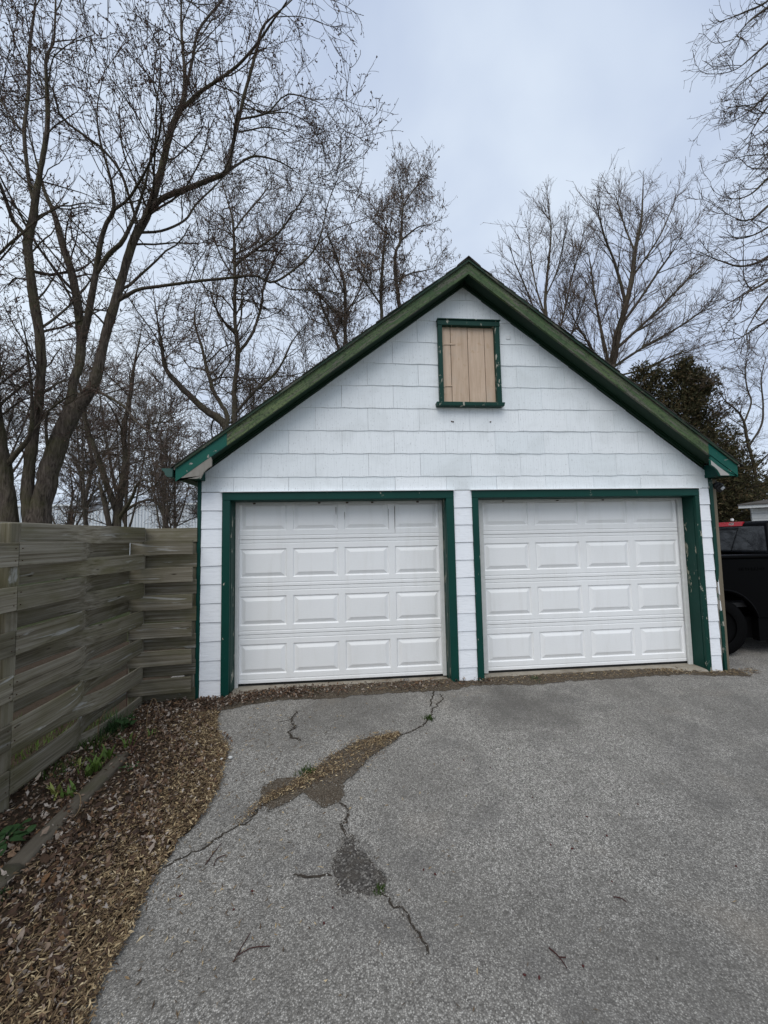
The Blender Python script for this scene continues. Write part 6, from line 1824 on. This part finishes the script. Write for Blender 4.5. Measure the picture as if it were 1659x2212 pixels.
# lawn glimpsed through the fence
def far_lawn():
    r = np.random.default_rng(90)
    n = 1800
    X = r.uniform(-2.6, -1.0, n); Y = r.uniform(-1.45, -0.1, n); L = r.uniform(.05, .12, n)
    a = r.uniform(0, 6.28, n)
    B = np.stack([X, Y, np.full(n, -0.14)], 1); S = np.stack([np.cos(a), np.sin(a), 0 * a], 1) * 0.004
    T = B + np.stack([r.normal(0, .03, n), r.normal(0, .03, n), L], 1)
    V = np.stack([B - S, B + S, T], 1).reshape(-1, 3)
    o = link('yard_grass', mesh_np('yard_grass', V, np.arange(3 * n).reshape(-1, 3), 3), 'leaf_green')
    tag(o, 'green grass seen through the gaps of the fence', 'grass', kind='stuff')
far_lawn()
# dry stalks
def stalk(label, pts, rad, mat='twig_red', branches=(), name='dry_stalk', cat='stalk', group=None):
    limbs = [[(*p, rad * (1 - 0.4 * i / (len(pts) - 1))) for i, p in enumerate(pts)]] + [[(*p, rad * 0.7) for p in b] for b in branches]
    V, Q = limb_mesh(limbs, lambda L: 6, lambda L: 12, 0.15, 5)
    o = part(name, V, [tuple(q) for q in Q.tolist()], mat, None, smooth=True)
    return tag(o, label, cat, group)
stalk('dark dry stalk with side shoots standing beside the far end of the timber', [(-0.40, -1.14, -0.05), (-0.405, -1.12, 0.10), (-0.39, -1.10, 0.22)], 0.004, branches=([(-0.40, -1.14, -0.02), (-0.36, -1.12, 0.10), (-0.33, -1.10, 0.18)], [(-0.405, -1.13, 0.02), (-0.44, -1.12, 0.12)]))
stalk('pale bent dry stem arching over the leaves near the garage', [(-0.42, -0.86, -0.05), (-0.44, -0.83, 0.15), (-0.40, -0.80, 0.28), (-0.34, -0.80, 0.12)], 0.0028, 'straw')
stalk('dry straw stems leaning on the lowest fence board', [(-0.82, -0.86, -0.04), (-0.83, -0.84, 0.10), (-0.80, -0.80, 0.20)], 0.0022, 'straw', branches=([(-0.80, -0.90, -0.04), (-0.81, -0.86, 0.16)],))
stalk('thin dark vine hanging on the fence near its inner corner', [(-0.835, -0.42, 0.02), (-0.83, -0.43, 0.16), (-0.838, -0.42, 0.30), (-0.832, -0.43, 0.45)], 0.0028)
stalk('curved pale stick lying across the timber', [(-0.47, -1.66, 0.03), (-0.41, -1.70, 0.035), (-0.36, -1.78, 0.0), (-0.37, -1.86, -0.03)], 0.0035, 'straw')
# twigs on the asphalt
def twig(label, pts, br, rad=0.0032):
    f = lambda q: [(x, y, dz(x, y) + 0.004 + rad) for x, y in q]
    stalk(label, f(pts), rad, 'twig_red', [f(b) for b in br], 'fallen_twig', 'twig', 'twigs fallen on the driveway')
twig('forked reddish twig just right of the long crack', [(0.543, -2.188), (0.56, -2.111), (0.58, -2.045)], [[(0.59, -2.199), (0.593, -2.152), (0.634, -2.135)]])
twig('wide forked twig lowest on the driveway, left of centre', [(0.837, -2.694), (0.856, -2.632), (0.876, -2.582)], [[(0.85, -2.669), (0.9, -2.646), (0.973, -2.648)]], 0.0025)
twig('dark forked twig right of centre near the bottom', [(2.136, -2.776), (2.159, -2.814), (2.168, -2.856)], [[(2.159, -2.814), (2.186, -2.819)]])
twig('short black twig farther right on the open asphalt', [(2.552, -2.591), (2.584, -2.601), (2.595, -2.621)], [], 0.0025)
# loose grit along the broken edges
def grit():
    r = np.random.default_rng(101)
    loops = [np.array(PATCH1A), np.array(PATCH2), np.array(PATCH1B)]
    lines = [np.array(q) for q in ([(0.32, -2.175), (0.467, -2.075), (0.623, -1.919), (0.74, -1.771)], [(1.737, -1.028), (1.939, -0.917), (2.103, -0.639), (2.261, -0.42)], [(1.238, -1.776), (1.297, -1.897), (1.264, -1.971), (1.32, -2.103)], [(1.459, -2.43), (1.543, -2.541), (1.633, -2.744)], [(0.79, -0.491), (0.777, -0.703), (0.762, -0.868), (0.893, -1.014)])]
    C = []
    for L in loops:
        L = np.vstack([L, L[:1]]); k = r.uniform(0, len(L) - 1.001, 420); i = k.astype(int); f = (k - i)[:, None]
        C.append(L[i] * (1 - f) + L[i + 1] * f + r.normal(0, 0.014, (420, 2)))
    for L in lines:
        k = r.uniform(0, len(L) - 1.001, 120); i = k.astype(int); f = (k - i)[:, None]
        C.append(L[i] * (1 - f) + L[i + 1] * f + r.normal(0, 0.011, (120, 2)))
    C.append(np.stack([r.uniform(0.4, 6.0, 500), r.uniform(-3.1, -0.2, 500)], 1))
    C = np.vstack(C); n = len(C)
    S = r.uniform(0.0012, 0.0048, (n, 1)) * r.uniform(0.6, 1.3, (n, 3))
    Z = np.array([dz(x, y) for x, y in C]) + 0.004 + S[:, 2] * 0.5
    V, T = octa(np.column_stack([C, Z]), S, r)
    m = Mat('grit_stone', 0.85, 0.2)
    m.col(m.ramp(m.island(), [(0, (0.05, 0.045, 0.04)), (0.6, (0.22, 0.20, 0.175)), (1, (0.5, 0.48, 0.44))])); finish('grit', m)
    o = link('loose_grit', mesh_np('loose_grit', V, T, 3), 'grit'); tag(o, 'loose grit crumbled along the cracks and worn patches', 'grit', kind='stuff')
grit()
# pebbles and fallen buds
def lump_obj(name, x, y, s, mat, seed, zoff=0.0):
    r = np.random.default_rng(seed)
    bm = bmesh.new(); bmesh.ops.create_icosphere(bm, subdivisions=2, radius=1.0)
    k = r.normal(0, 1, (4, 3)); ph = r.uniform(0, 6, 4)
    for v in bm.verts:
        f = 1 + 0.16 * sum(math.sin(float(np.dot(k[i], v.co)) * 1.6 + ph[i]) for i in range(4)) / 2
        v.co = Vector((v.co.x * s[0] * f, v.co.y * s[1] * f, v.co.z * s[2] * f))
    me = bpy.data.meshes.new(name); bm.to_mesh(me); bm.free()
    return link(name, smoothed(me), mat, None, (x, y, dz(x, y) + s[2] * 0.75 + zoff))
tag(lump_obj('pebble', 0.313, -1.221, (0.014, 0.010, 0.008), 'pebble', 1, 0.012), 'smaller white pebble on the spilled leaves', 'pebble')
tag(lump_obj('pebble', 0.372, -1.203, (0.017, 0.012, 0.011), 'pebble', 2, 0.006), 'larger white pebble at the edge of the asphalt', 'pebble')
BUDS = [(2.502, -1.875), (3.131, -2.013), (2.748, -2.08), (2.769, -2.233), (2.421, -2.261), (2.523, -2.298), (2.238, -2.851), (1.993, -2.857), (2.045, -2.873), (2.603, -2.51), (3.288, -2.495), (2.176, -1.425), (2.347, -1.535), (1.689, -2.344), (1.743, -2.377), (1.23, -2.50), (1.195, -2.569), (0.487, -2.358), (0.769, -2.459), (0.831, -2.37)]
for k, (x, y) in enumerate(BUDS):
    o = lump_obj('fallen_bud', x, y, (0.0045 + 0.0018 * (k % 3), 0.0045, 0.004), 'red_bud', 20 + k)
    o.rotation_euler = (0, 0, k * 1.3)
    tag(o, 'tiny dark red maple bud lying on the open asphalt', 'bud', 'red buds fallen on the driveway')
